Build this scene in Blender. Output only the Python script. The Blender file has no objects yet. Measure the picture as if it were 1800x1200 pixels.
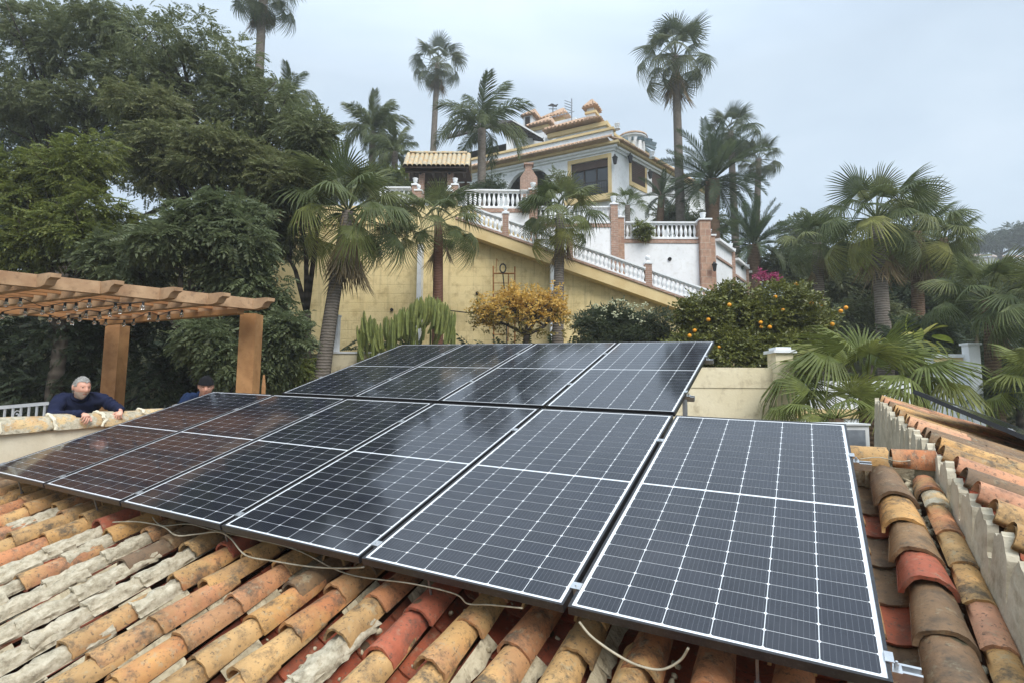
import bpy, bmesh, math, random
import numpy as np
from mathutils import Matrix, Vector
random.seed(7); rng = np.random.default_rng(7)
SC = bpy.context.scene; COL = SC.collection
R = math.radians
# ------------------------------------------------------------------ camera
CZ = 4.0                                   # camera height above the lower garden datum
HAZE = 0.0015
FPX = 961.9                                # focal length in photo pixels (photo 1800 wide)
CAMX = Vector((0.99998, -0.00064, 0.00628)); CAMD = Vector((0.00632, 0.10073, -0.99489)); CAMF = Vector((0.0, 0.99491, 0.10073))
cam = bpy.data.cameras.new('camera'); cam.sensor_width = 36; cam.lens = 36 * FPX / 1800
cam.clip_start = 0.05; cam.clip_end = 3000
camo = bpy.data.objects.new('camera', cam); COL.objects.link(camo)
camo.matrix_world = Matrix(((CAMX[0], -CAMD[0], -CAMF[0], 0), (CAMX[1], -CAMD[1], -CAMF[1], 0), (CAMX[2], -CAMD[2], -CAMF[2], CZ), (0, 0, 0, 1)))
SC.camera = camo
# ------------------------------------------------------------------ sky, sun, exposure
SUN_EL, SUN_AZ = R(48), R(152)             # azimuth clockwise from +Y: behind the camera, a little right
W = bpy.data.worlds.new('World'); SC.world = W; W.use_nodes = True
nt = W.node_tree; N = nt.nodes; L = nt.links
N.clear()
out = N.new('ShaderNodeOutputWorld'); bg = N.new('ShaderNodeBackground'); bg.inputs[1].default_value = 0.1
sky = N.new('ShaderNodeTexSky'); sky.sky_type = 'NISHITA'; sky.sun_disc = False
sky.sun_elevation = SUN_EL; sky.sun_rotation = SUN_AZ; sky.air_density = 1.0; sky.dust_density = 2.0
tc = N.new('ShaderNodeTexCoord'); sep = N.new('ShaderNodeSeparateXYZ'); L.new(tc.outputs['Generated'], sep.inputs[0])
mapn = N.new('ShaderNodeMapping'); mapn.inputs['Scale'].default_value = (1.0, 1.0, 2.6); L.new(tc.outputs['Generated'], mapn.inputs[0])
nz = N.new('ShaderNodeTexNoise'); nz.inputs['Scale'].default_value = 2.1; nz.inputs['Detail'].default_value = 7; nz.inputs['Roughness'].default_value = .52
nz.inputs['Distortion'].default_value = .5
L.new(mapn.outputs[0], nz.inputs['Vector'])
cr = N.new('ShaderNodeValToRGB'); L.new(nz.outputs[0], cr.inputs[0])
cr.color_ramp.elements[0].position = .32; cr.color_ramp.elements[0].color = (2.85, 3.42, 4.06, 1)
cr.color_ramp.elements[1].position = .72; cr.color_ramp.elements[1].color = (3.80, 4.36, 4.92, 1)
e = cr.color_ramp.elements.new(.5); e.color = (3.25, 3.86, 4.48, 1)
el = N.new('ShaderNodeMapRange'); el.inputs[1].default_value = .5; el.inputs[2].default_value = 1.0; el.inputs[3].default_value = 1.0; el.inputs[4].default_value = 2.5
L.new(sep.outputs[2], el.inputs[0])
vm = N.new('ShaderNodeVectorMath'); vm.operation = 'SCALE'; L.new(cr.outputs[0], vm.inputs[0]); L.new(el.outputs[0], vm.inputs['Scale'])
mx = N.new('ShaderNodeMix'); mx.data_type = 'RGBA'; mx.inputs[0].default_value = .9
L.new(sky.outputs[0], mx.inputs[6]); L.new(vm.outputs[0], mx.inputs[7])
L.new(mx.outputs[2], bg.inputs[0]); L.new(bg.outputs[0], out.inputs[0])
sun = bpy.data.lights.new('sun', 'SUN'); sun.energy = 1.5; sun.angle = R(35); sun.color = (1, .96, .9)
suno = bpy.data.objects.new('sun', sun); COL.objects.link(suno)
sd = Vector((math.sin(SUN_AZ) * math.cos(SUN_EL), math.cos(SUN_AZ) * math.cos(SUN_EL), math.sin(SUN_EL)))
suno.rotation_euler = sd.to_track_quat('Z', 'Y').to_euler(); suno.location = (0, -20, 40)
SC.view_settings.view_transform = 'Standard'; SC.view_settings.look = 'None'; SC.view_settings.exposure = 1.1; SC.view_settings.gamma = 1
SC.view_settings.use_curve_mapping = False
SC.cycles.max_bounces = 6; SC.cycles.transparent_max_bounces = 8; SC.cycles.diffuse_bounces = 3; SC.cycles.glossy_bounces = 3
SC.cycles.caustics_reflective = False; SC.cycles.caustics_refractive = False

# ------------------------------------------------------------------ placing helpers
def ray(px, py):
    a, b = (px - 900) / FPX, (py - 600) / FPX
    return CAMX * a + CAMD * b + CAMF
def at(px, py, Y):                          # world point on the ray of photo pixel (px,py) at forward distance Y
    d = ray(px, py); d = d * (Y / d.y); return Vector((d.x, d.y, d.z + CZ))
def pxof(p):
    c = Vector(p) - Vector((0, 0, CZ)); return 900 + FPX * c.dot(CAMX) / c.dot(CAMF), 600 + FPX * c.dot(CAMD) / c.dot(CAMF)
def hit(px, py, P, Q):                      # pixel ray on the vertical plane through ground points P,Q -> (s along PQ in metres, z)
    d = ray(px, py); dx, dy = Q[0] - P[0], Q[1] - P[1]; l = math.hypot(dx, dy); dx /= l; dy /= l
    # t*d.x = P.x + s*dx ; t*d.y = P.y + s*dy
    det = -d.x * dy + dx * d.y
    t = (-P[0] * dy + dx * P[1]) / det
    s = (t * d.x - P[0]) * dx + (t * d.y - P[1]) * dy
    return s, t * d.z + CZ
def S(r, g, b, k=1.0):                      # sRGB 0-255 -> linear colour
    f = lambda c: ((c / 255) / 12.92 if c <= 10 else ((c / 255 + .055) / 1.055) ** 2.4) * k
    return (f(r), f(g), f(b), 1)

# ------------------------------------------------------------------ mesh builder
class MB:
    def __init__(s): s.v = []; s.f = []; s.m = []
    def add(s, vs, fs, mi=0):
        o = len(s.v); s.v.extend(tuple(v) for v in vs)
        s.f.extend(tuple(i + o for i in f) for f in fs); s.m.extend([mi] * len(fs)); return s
    def box(s, lo, hi, mi=0, M=None):
        x0, y0, z0 = lo; x1, y1, z1 = hi
        vs = [Vector(p) for p in ((x0,y0,z0),(x1,y0,z0),(x1,y1,z0),(x0,y1,z0),(x0,y0,z1),(x1,y0,z1),(x1,y1,z1),(x0,y1,z1))]
        if M is not None: vs = [M @ v for v in vs]
        return s.add(vs, [(0,3,2,1),(4,5,6,7),(0,1,5,4),(1,2,6,5),(2,3,7,6),(3,0,4,7)], mi)
    def bar(s, a, b, w, h, mi=0, up=(0, 0, 1)):       # rectangular bar from a to b
        a, b = Vector(a), Vector(b); x = (b - a).normalized(); u = Vector(up)
        y = u.cross(x)
        if y.length < 1e-4: y = Vector((0, 1, 0)).cross(x)
        y.normalize(); z = x.cross(y)
        M = Matrix((x, y, z)).transposed().to_4x4(); M.translation = a
        return s.box((0, -w/2, -h/2), ((b - a).length, w/2, h/2), mi, M)
    def tube(s, pts, rad, n=8, mi=0, cap=True):
        pts = [Vector(p) for p in pts]
        if not hasattr(rad, '__len__'): rad = [rad] * len(pts)
        o = len(s.v); prev = None
        for i, p in enumerate(pts):
            t = (pts[min(i + 1, len(pts) - 1)] - pts[max(i - 1, 0)]).normalized()
            if prev is None:
                a = t.cross(Vector((0, 0, 1)))
                if a.length < 1e-3: a = t.cross(Vector((1, 0, 0)))
            else: a = prev - t * prev.dot(t)
            a.normalize(); prev = a; b = t.cross(a)
            for k in range(n):
                w = 2 * math.pi * k / n
                s.v.append(tuple(p + (a * math.cos(w) + b * math.sin(w)) * rad[i]))
        for i in range(len(pts) - 1):
            for k in range(n):
                k2 = (k + 1) % n
                s.f.append((o + i*n + k, o + i*n + k2, o + (i+1)*n + k2, o + (i+1)*n + k)); s.m.append(mi)
        if cap:
            s.f.append(tuple(o + k for k in range(n))[::-1]); s.m.append(mi)
            s.f.append(tuple(o + (len(pts)-1)*n + k for k in range(n))); s.m.append(mi)
        return s
    def lathe(s, prof, c=(0, 0, 0), n=10, mi=0):      # profile [(r,z)] about vertical axis
        o = len(s.v); c = Vector(c)
        for r, z in prof:
            for k in range(n):
                w = 2 * math.pi * k / n; s.v.append((c.x + r*math.cos(w), c.y + r*math.sin(w), c.z + z))
        for i in range(len(prof) - 1):
            for k in range(n):
                k2 = (k + 1) % n; s.f.append((o+i*n+k, o+i*n+k2, o+(i+1)*n+k2, o+(i+1)*n+k)); s.m.append(mi)
        s.f.append(tuple(o + k for k in range(n))[::-1]); s.m.append(mi)
        s.f.append(tuple(o + (len(prof)-1)*n + k for k in range(n))); s.m.append(mi)
        return s
    def prism(s, poly, ext, mi=0):                    # planar 3-D polygon extruded by vector ext
        n = len(poly); e = Vector(ext); vs = [Vector(p) for p in poly] + [Vector(p) + e for p in poly]
        return s.add(vs, [tuple(range(n))[::-1], tuple(range(n, 2*n))] + [(i, (i+1) % n, n + (i+1) % n, n + i) for i in range(n)], mi)
    def mesh(s, name, mats, smooth=False):
        me = bpy.data.meshes.new(name); me.from_pydata(s.v, [], s.f)
        for m in (mats if isinstance(mats, (list, tuple)) else [mats]): me.materials.append(m)
        if any(s.m): me.polygons.foreach_set('material_index', s.m)
        if smooth: me.polygons.foreach_set('use_smooth', [True] * len(s.f))
        me.update(); return me
    def build(s, name, mats, parent=None, smooth=False, fix=True):
        me = s.mesh(name, mats, smooth)
        if fix:
            bm = bmesh.new(); bm.from_mesh(me); bmesh.ops.recalc_face_normals(bm, faces=bm.faces); bm.to_mesh(me); bm.free()
        return link(name, me, parent)
def link(name, me, parent=None, M=None):
    o = bpy.data.objects.new(name, me); COL.objects.link(o)
    if parent is not None: o.parent = parent
    if M is not None: o.matrix_local = M
    return o
def empty(name, loc=(0, 0, 0), M=None):
    o = bpy.data.objects.new(name, None); COL.objects.link(o); o.empty_display_size = .1
    if M is not None: o.matrix_world = M
    else: o.location = loc
    return o
def tag(o, label, cat, group=None):
    o['label'] = label; o['category'] = cat
    if group: o['group'] = group
    return o
def structure(o): o['kind'] = 'structure'; return o
def stuff(o): o['kind'] = 'stuff'; return o
def npmesh(name, V, F, mat, smooth=False):            # numpy arrays, F (n,3) or (n,4)
    me = bpy.data.meshes.new(name); nf, k = F.shape
    me.vertices.add(len(V)); me.vertices.foreach_set('co', V.astype(np.float32).ravel())
    me.loops.add(nf * k); me.loops.foreach_set('vertex_index', F.astype(np.int32).ravel())
    me.polygons.add(nf); me.polygons.foreach_set('loop_start', np.arange(nf, dtype=np.int32) * k)
    try: me.polygons.foreach_set('loop_total', np.full(nf, k, dtype=np.int32))
    except Exception: pass
    if smooth: me.polygons.foreach_set('use_smooth', np.ones(nf, dtype=bool))
    me.materials.append(mat); me.update(calc_edges=True); return me
def rotmats(n, d, roll):                              # n frames: local x -> d (n,3) unit, z side kept up, then rolled about x
    up = np.tile(np.array([0., 0., 1.]), (n, 1)); y = np.cross(up, d); ln = np.linalg.norm(y, axis=1, keepdims=True)
    y = np.where(ln < 1e-3, np.array([0., 1., 0.]), y / np.maximum(ln, 1e-6)); z = np.cross(d, y)
    c, s_ = np.cos(roll)[:, None], np.sin(roll)[:, None]
    y2 = y * c + z * s_; z2 = -y * s_ + z * c
    return np.stack([d, y2, z2], axis=2)
def scatter(tv, tf, pos, rm, sc):                     # template verts/faces copied to pos with rotation and scale -> V,F
    n = len(pos); V = np.einsum('nij,kj->nki', rm, tv) * sc[:, None, None] + pos[:, None, :]
    F = tf[None] + (np.arange(n) * len(tv))[:, None, None]
    return V.reshape(-1, 3), F.reshape(-1, tf.shape[1])

# ------------------------------------------------------------------ materials
def newmat(name):
    m = bpy.data.materials.new(name); m.use_nodes = True; t = m.node_tree
    return m, t, t.nodes, t.links, t.nodes['Principled BSDF']
def coords(n, l, rnd=True, kind='Object'):
    tcn = n.new('ShaderNodeTexCoord')
    if not rnd: return tcn.outputs[kind]
    oi = n.new('ShaderNodeObjectInfo'); ml = n.new('ShaderNodeMath'); ml.operation = 'MULTIPLY'; ml.inputs[1].default_value = 37.0
    l.new(oi.outputs['Random'], ml.inputs[0]); ad = n.new('ShaderNodeVectorMath'); ad.operation = 'ADD'
    l.new(tcn.outputs[kind], ad.inputs[0]); l.new(ml.outputs[0], ad.inputs[1]); return ad.outputs[0]
def noise_(n, l, co, scale, detail=4, rough=.55):
    z = n.new('ShaderNodeTexNoise'); z.inputs['Scale'].default_value = scale; z.inputs['Detail'].default_value = detail; z.inputs['Roughness'].default_value = rough
    l.new(co, z.inputs['Vector']); return z.outputs[0]
def ramp(n, l, fac, stops):
    r = n.new('ShaderNodeValToRGB'); l.new(fac, r.inputs[0]); el_ = r.color_ramp.elements
    while len(el_) < len(stops): el_.new(.5)
    for q, (p, c) in zip(el_, stops): q.position = p; q.color = c if len(c) == 4 else (*c, 1)
    return r.outputs[0]
def mixc(n, l, fac, a, b):
    x = n.new('ShaderNodeMix'); x.data_type = 'RGBA'
    for s_, v in ((0, fac), (6, a), (7, b)):
        if isinstance(v, (int, float)): x.inputs[s_].default_value = v
        elif isinstance(v, tuple): x.inputs[s_].default_value = v
        else: l.new(v, x.inputs[s_])
    return x.outputs[2]
def bump_(n, l, p, h, strength=.3, dist=.01):
    b = n.new('ShaderNodeBump'); b.inputs['Strength'].default_value = strength; b.inputs['Distance'].default_value = dist
    l.new(h, b.inputs['Height']); l.new(b.outputs[0], p.inputs['Normal']); return b
def simple(name, c1, c2=None, scale=6, rough=.8, bump=.25, bdist=.01, bscale=None, spec=.3, metal=0, dirt=None, dirt_amt=.5, rnd=True, kind='Object'):
    m, t, n, l, p = newmat(name); co = coords(n, l, rnd, kind)
    z = noise_(n, l, co, scale)
    c = ramp(n, l, z, [(.3, c1), (.7, c2 or c1)])
    if dirt:
        z2 = noise_(n, l, co, scale * 2.7, 8, .65); k = ramp(n, l, z2, [(.52, (0, 0, 0)), (.72, (dirt_amt,) * 3)]); c = mixc(n, l, k, c, dirt)
    l.new(c, p.inputs['Base Color']); p.inputs['Roughness'].default_value = rough; p.inputs['Specular IOR Level'].default_value = spec; p.inputs['Metallic'].default_value = metal
    if bump: bump_(n, l, p, noise_(n, l, co, bscale or scale * 6, 5), bump, bdist)
    return m
def leafmat(name, stops, rough=.5, trans=.42, spec=.35, patch=None):
    """leaf colour varies from leaf to leaf (random per island) and from spray to spray (noise)"""
    m, t, n, l, p = newmat(name); g = n.new('ShaderNodeNewGeometry')
    co = coords(n, l, True); z = noise_(n, l, co, .9, 3)
    a = n.new('ShaderNodeMath'); a.operation = 'MULTIPLY_ADD'; a.inputs[1].default_value = .55; l.new(g.outputs['Random Per Island'], a.inputs[0])
    zz = n.new('ShaderNodeMath'); zz.operation = 'MULTIPLY'; zz.inputs[1].default_value = .5; l.new(z, zz.inputs[0]); l.new(zz.outputs[0], a.inputs[2])
    c = ramp(n, l, a.outputs[0], stops)
    l.new(c, p.inputs['Base Color']); p.inputs['Roughness'].default_value = rough; p.inputs['Specular IOR Level'].default_value = spec
    tr = n.new('ShaderNodeBsdfTranslucent'); l.new(c, tr.inputs[0]); ms = n.new('ShaderNodeMixShader'); ms.inputs[0].default_value = trans
    o = n['Material Output']; l.new(p.outputs[0], ms.inputs[1]); l.new(tr.outputs[0], ms.inputs[2]); l.new(ms.outputs[0], o.inputs[0]); return m
def frondmat(name, c1, c2, c3, trans=.34, rough=.45):
    """palm fronds: hue by frond (object random), lengthwise noise"""
    m, t, n, l, p = newmat(name); oi = n.new('ShaderNodeObjectInfo'); co = coords(n, l, True)
    c = ramp(n, l, oi.outputs['Random'], [(0, c1), (.55, c2), (1, c3)])
    z = noise_(n, l, co, 7, 3); k = ramp(n, l, z, [(.35, (.72, .72, .72)), (.7, (1.15, 1.15, 1.0))])
    x = n.new('ShaderNodeMix'); x.data_type = 'RGBA'; x.blend_type = 'MULTIPLY'; x.inputs[0].default_value = 1; l.new(c, x.inputs[6]); l.new(k, x.inputs[7])
    l.new(x.outputs[2], p.inputs['Base Color']); p.inputs['Roughness'].default_value = rough; p.inputs['Specular IOR Level'].default_value = .25
    tr = n.new('ShaderNodeBsdfTranslucent'); l.new(x.outputs[2], tr.inputs[0]); ms = n.new('ShaderNodeMixShader'); ms.inputs[0].default_value = trans
    o = n['Material Output']; l.new(p.outputs[0], ms.inputs[1]); l.new(tr.outputs[0], ms.inputs[2]); l.new(ms.outputs[0], o.inputs[0]); return m
# ------------------------------------------------------------------ roof frame: x along the panel rows, y up the slope, z off the roof
RM = Matrix(((0.88128, 0.45512, -0.12732, -4.44112), (-0.47158, 0.82918, -0.30014, 4.69667), (-0.03103, 0.32454, 0.94536, -0.63582 + CZ), (0, 0, 0, 1)))
RMI = RM.inverted()
def loc(px, py, z=0.0):                      # photo pixel -> point of the roof frame at height z off the panel plane
    o = RMI @ Vector((0, 0, CZ)); d = RMI.to_3x3() @ ray(px, py); return o + d * ((z - o.z) / d.z)
def locx(px, py, x):
    o = RMI @ Vector((0, 0, CZ)); d = RMI.to_3x3() @ ray(px, py); return o + d * ((x - o.x) / d.x)
def pl(px, py, Y):                           # pixel at world forward distance, in the roof frame
    return RMI @ at(px, py, Y)

# ---- clay tile materials
def tilemat(name, stops, lichen=.5, crust=0.0, dark=.5):
    m, t, n, l, p = newmat(name); oi = n.new('ShaderNodeObjectInfo'); co = coords(n, l, True)
    base = ramp(n, l, oi.outputs['Random'], stops)
    fr_ = n.new('ShaderNodeMath'); fr_.operation = 'MULTIPLY_ADD'; fr_.inputs[1].default_value = 7.31; fr_.inputs[2].default_value = .37; l.new(oi.outputs['Random'], fr_.inputs[0]); fr2 = n.new('ShaderNodeMath'); fr2.operation = 'FRACT'; l.new(fr_.outputs[0], fr2.inputs[0])
    base2 = ramp(n, l, fr2.outputs[0], stops); base = mixc(n, l, ramp(n, l, noise_(n, l, co, 3.2, 5, .6), [(.42, (0, 0, 0)), (.6, (1, 1, 1))]), base, base2)
    k1 = ramp(n, l, noise_(n, l, co, 5, 6, .65), [(.28, (.66, .61, .56)), (.48, (.98, .96, .93)), (.7, (1.22, 1.13, 1.0))])
    x = n.new('ShaderNodeMix'); x.data_type = 'RGBA'; x.blend_type = 'MULTIPLY'; x.inputs[0].default_value = 1; l.new(base, x.inputs[6]); l.new(k1, x.inputs[7]); c = x.outputs[2]
    # soot and lichen staining
    s1 = noise_(n, l, co, 8, 10, .74); f1 = ramp(n, l, s1, [(.505, (0, 0, 0)), (.63, (dark,) * 3)]); c = mixc(n, l, f1, c, (.075, .062, .045, 1))
    s2 = noise_(n, l, co, 19, 8, .7); f2 = ramp(n, l, s2, [(.56, (0, 0, 0)), (.66, (lichen,) * 3)]); c = mixc(n, l, f2, c, (.36, .33, .22, 1))
    v = n.new('ShaderNodeTexVoronoi'); v.inputs['Scale'].default_value = 4.0; l.new(co, v.inputs['Vector'])
    f3 = ramp(n, l, v.outputs['Distance'], [(.09, (.85,) * 3), (.12, (0, 0, 0))]); v2 = n.new('ShaderNodeMath'); v2.operation = 'GREATER_THAN'; v2.inputs[1].default_value = .72
    sp = n.new('ShaderNodeSeparateColor'); l.new(v.outputs['Color'], sp.inputs[0]); l.new(sp.outputs[0], v2.inputs[0])
    mm = n.new('ShaderNodeMath'); mm.operation = 'MULTIPLY'; l.new(f3, mm.inputs[0]); l.new(v2.outputs[0], mm.inputs[1]); c = mixc(n, l, mm.outputs[0], c, (.06, .06, .035, 1))
    s4 = noise_(n, l, co, 60, 3, .6); f4 = ramp(n, l, s4, [(.58, (0, 0, 0)), (.68, (.75,) * 3)]); c = mixc(n, l, f4, c, (.09, .07, .05, 1))
    if crust:
        s3 = noise_(n, l, co, 8, 8, .68); f = ramp(n, l, s3, [(.5 - crust * .25, (0, 0, 0)), (.56 - crust * .25, (.95,) * 3)])
        cc = ramp(n, l, noise_(n, l, co, 26, 6, .7), [(.3, (.22, .19, .13)), (.5, (.46, .41, .30)), (.75, (.66, .60, .47))]); c = mixc(n, l, f, c, cc)
    l.new(c, p.inputs['Base Color']); p.inputs['Roughness'].default_value = .72; p.inputs['Specular IOR Level'].default_value = .4
    a = n.new('ShaderNodeMath'); a.operation = 'ADD'; l.new(noise_(n, l, co, 24, 8, .65), a.inputs[0]); l.new(s1, a.inputs[1])
    bump_(n, l, p, a.outputs[0], .55, .012 if not crust else .022); return m
OCH = S(184, 142, 88); OCH2 = S(194, 158, 108); ORG = S(176, 114, 74); PINK = S(182, 132, 96); TAN = S(164, 132, 90); RED = S(168, 88, 62); BRN = S(132, 100, 74)
m_och = tilemat('clay_ochre', [(0, OCH), (.3, OCH2), (.55, TAN), (.8, PINK), (1, ORG)], .5, 0, .85)
m_red = tilemat('clay_red', [(0, S(160, 88, 66)), (.5, S(172, 100, 76)), (1, S(146, 76, 58))], .3, 0, .5)
m_pan = tilemat('clay_pan', [(0, S(148, 70, 48)), (.5, S(160, 86, 60)), (1, S(128, 80, 58))], .35, 0, .45)  # reds darkened so the colour deepens the shade down in the channels
m_crust = tilemat('clay_limewashed', [(0, S(190, 130, 84)), (1, S(180, 140, 96))], .3, 1.0, .35)
m_dark = tilemat('clay_weathered', [(0, S(122, 100, 80)), (.5, S(150, 120, 86)), (1, S(108, 90, 74))], .5, 0, .6)
m_pink = tilemat('clay_pinkish', [(0, S(196, 146, 116)), (.5, S(186, 134, 104)), (1, S(204, 160, 126))], .4, 0, .5)
m_cope = tilemat('clay_pale_coping', [(0, S(198, 172, 126)), (.5, S(204, 182, 142)), (1, S(192, 156, 112))], .5, .18, .7)
m_mortar = simple('lime_mortar', S(202, 190, 162), S(150, 136, 110), 9, .95, .7, .02, 30, dirt=S(60, 50, 40), dirt_amt=.7)
m_deck = simple('roof_bedding', S(120, 84, 62), S(80, 58, 44), 6, .95, .5, .02)

def barrel(ln, r0, r1, th=.014, n=8, k=2, wob=.004, seed=0, crust=0.0, z0=.0, arc=math.pi, off=0.0):
    """one half-round clay tile: y from its low wide end (0) to its narrow end (ln), crest up"""
    r_ = random.Random(seed); mb = MB(); o = 0
    def ring(y, rad, jit):
        out_ = []
        for i in range(n + 1):
            a = off + (math.pi - arc) / 2 + arc * i / n
            q = rad * (1 + r_.uniform(-jit, jit)); out_.append((q * math.cos(a), y, z0 + q * math.sin(a) * .97))
        return out_
    lump = crust
    O = []
    for j in range(k + 1):
        y = ln * j / k; rad = r0 + (r1 - r0) * j / k
        rg = ring(y, rad, wob / rad + lump)
        if j == 0: rg = [(x, y + r_.uniform(-.006, .006), z) for x, y, z in rg]
        O.append(rg)
    I = []
    for j in (0, k):
        y = ln * j / k; rad = (r0 + (r1 - r0) * j / k) - th
        I.append([(rad * math.cos(off + (math.pi - arc) / 2 + arc * i / n), O[j][i][1], z0 + rad * math.sin(off + (math.pi - arc) / 2 + arc * i / n) * .97) for i in range(n + 1)])
    for rg in O + I: mb.v.extend(rg)
    w = n + 1
    for j in range(k):
        for i in range(n): mb.f.append((j*w+i, j*w+i+1, (j+1)*w+i+1, (j+1)*w+i)); mb.m.append(0)
    a, b = (k+1)*w, (k+2)*w
    for i in range(n):
        mb.f.append((a+i, b+i, b+i+1, a+i+1)); mb.m.append(0)
        mb.f.append((i, a+i, a+i+1, i+1)); mb.m.append(0)
    for i in (0, n):
        mb.f.append((i, k*w+i, b+i, a+i) if i else (i, a+i, b+i, k*w+i)); mb.m.append(0)
    return mb
def autosmooth(me):
    bm = bmesh.new(); bm.from_mesh(me); bmesh.ops.recalc_face_normals(bm, faces=bm.faces)
    for e_ in bm.edges:
        if len(e_.link_faces) == 2 and e_.calc_face_angle(0) > .9: e_.smooth = False
    for f_ in bm.faces: f_.smooth = True
    bm.to_mesh(me); bm.free(); return me
COVER = [autosmooth(barrel(.42, random.uniform(.077, .083), random.uniform(.058, .064), .014, 10, 3, .003, s).mesh('cover_tile', m_och)) for s in range(8)]
CRUST = [autosmooth(barrel(.44, .060, .054, .014, 12, 12, .002, 50 + s, .20).mesh('cover_tile', m_crust)) for s in range(5)]
def pan_mesh(seed):
    r_ = random.Random(seed); mb = MB(); n = 6; ln = .42; w = n + 1
    for th in (0, .013):
        for y, rad in ((0, .085), (.42, .105)):
            for i in range(n + 1):
                a = math.pi * (1 + (.14 + .72 * i / n)); mb.v.append((rad * 1.15 * math.cos(a), y + r_.uniform(-.004, .004), rad * .8 * math.sin(a) + .075 - th))
    for i in range(n):
        mb.f += [(i, i+1, w+i+1, w+i), (2*w+i, 3*w+i, 3*w+i+1, 2*w+i+1), (i, 2*w+i, 2*w+i+1, i+1)]; mb.m += [0, 0, 0]
    return autosmooth(mb.mesh('pan_tile', m_pan))
PAN = [pan_mesh(s) for s in range(4)]

house = tag(empty('tiled_house', M=RM), 'low house whose weathered barrel tile roof carries the solar panels', 'house')
def lc(name, me, M, mat=None):
    o = link(name, me, house, M)
    if mat is not None: o.material_slots[0].link = 'OBJECT'; o.material_slots[0].material = mat
    return o
def TM(x, y, z, yaw=0, pitch=0, roll=0):
    return Matrix.Translation((x, y, z)) @ Matrix.Rotation(yaw, 4, 'Z') @ Matrix.Rotation(pitch, 4, 'X') @ Matrix.Rotation(roll, 4, 'Y')
SP, EX = .25, .262
hid = {'cover': [], 'pan': []}
ZB = -.266
for k in range(29):
    x = 6.54 - SP * k
    ph = random.uniform(-.05, .05) if k else .014
    for j in range(-7, 8):
        y = j * EX + ph - .02
        if y + .42 > 2.02 or y < -1.75: continue
        # ---- cover
        right = k == 0
        vis = y < .34 or right
        rr = random.random()
        crusty = (not right) and ((1.7 < x < 3.05 and y < -.26 and rr < .95) or (1.0 < x <= 1.7 and y < -.05 and rr < .3) or (4.15 < x < 4.4 and y < -.30) or rr < .025)
        M = TM(x + random.uniform(-.014, .014), y + random.uniform(-.03, .03), ZB + .014 + random.uniform(-.004, .010), random.uniform(-.055, .055), -.052, random.uniform(-.05, .05))
        if vis:
            if right:
                mt = [m_och, m_dark, m_red, m_dark, m_dark, m_och, m_dark, m_och][(j + 7) % 8] if j not in (2, 3, 4, 5, 6, 7, 1, 0) else {7: m_och, 6: m_dark, 5: m_och, 4: m_dark, 3: m_red, 2: m_dark, 1: m_dark, 0: m_dark}[j]
                M = M @ Matrix.Scale(1.28, 4, (1, 0, 0)) @ Matrix.Scale(1.22, 4, (0, 0, 1))
                lc('cover_tile', random.choice(COVER), M, mt)
            elif crusty: lc('cover_tile', random.choice(CRUST), M, m_crust)
            else:
                pr = random.random()
                mt = m_red if pr < .07 else (m_dark if pr < .13 or (x < .6 and pr < .4) else m_och)
                lc('cover_tile', random.choice(COVER), M, mt)
        else: hid['cover'].append(M)
        M2 = TM(x - SP / 2, y + random.uniform(-.02, .02) + .07, ZB - .098 + .012, random.uniform(-.02, .02), -.03, 0)
        if vis or k == 1: lc('pan_tile', random.choice(PAN), M2, random.choice([m_pan, m_pan, m_pan, m_red] if x < 6.3 else [m_dark, m_pan]))
        else: hid['pan'].append(M2)
for nm, src, mt in (('cover', COVER[0], m_och), ('pan', PAN[0], m_pan)):
    tv = np.array([v.co[:] for v in src.vertices]); tf = np.array([p.vertices[:] for p in src.polygons])
    Ms = np.array([np.array(M) for M in hid[nm]]); V = np.einsum('nij,kj->nki', Ms[:, :3, :3], tv) + Ms[:, None, :3, 3]
    F = tf[None] + (np.arange(len(Ms)) * len(tv))[:, None, None]
    stuff(link(nm + '_tile', npmesh(nm + '_tiles_under_panels', V.reshape(-1, 3), F.reshape(-1, 4), mt, True), house))
# deck, bedding, walls
MB().box((-.62, -1.9, -.62), (6.80, 2.08, -.392)).build('roof_deck', m_deck, house)
mb = MB(); mb.box((-.5, 2.081, -1.7), (6.79, 5.0, -1.55), 0, Matrix.Rotation(R(-16), 4, 'X')); mb.build('rear_roof_deck', m_deck, house)
m_render = simple('cream_render', S(226, 218, 196), S(206, 196, 172), 3, .9, .3, .01, 20, dirt=S(150, 140, 118), dirt_amt=.35, rnd=False)
m_white = simple('white_render', S(226, 226, 222), S(212, 212, 206), 2.5, .9, .25, .008, 25, dirt=S(160, 156, 146), dirt_amt=.3, rnd=False)
c0, c1, c2, c3 = (RM @ Vector(p) for p in ((-.5, -1.8, -.63), (6.78, -1.8, -.63), (6.78, 2.05, -.63), (-.5, 2.05, -.63)))
WI = RMI.to_3x3()
for a, b in ((c0, c1), (c1, c2), (c2, c3), (c3, c0)):
    d = (b - a); nn = Vector((d.y, -d.x, 0)).normalized() * -.22
    MB().prism([RMI @ a, RMI @ b, RMI @ Vector((b.x, b.y, .4)), RMI @ Vector((a.x, a.y, .4))], WI @ nn).build('wall', m_render, house)
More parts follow.
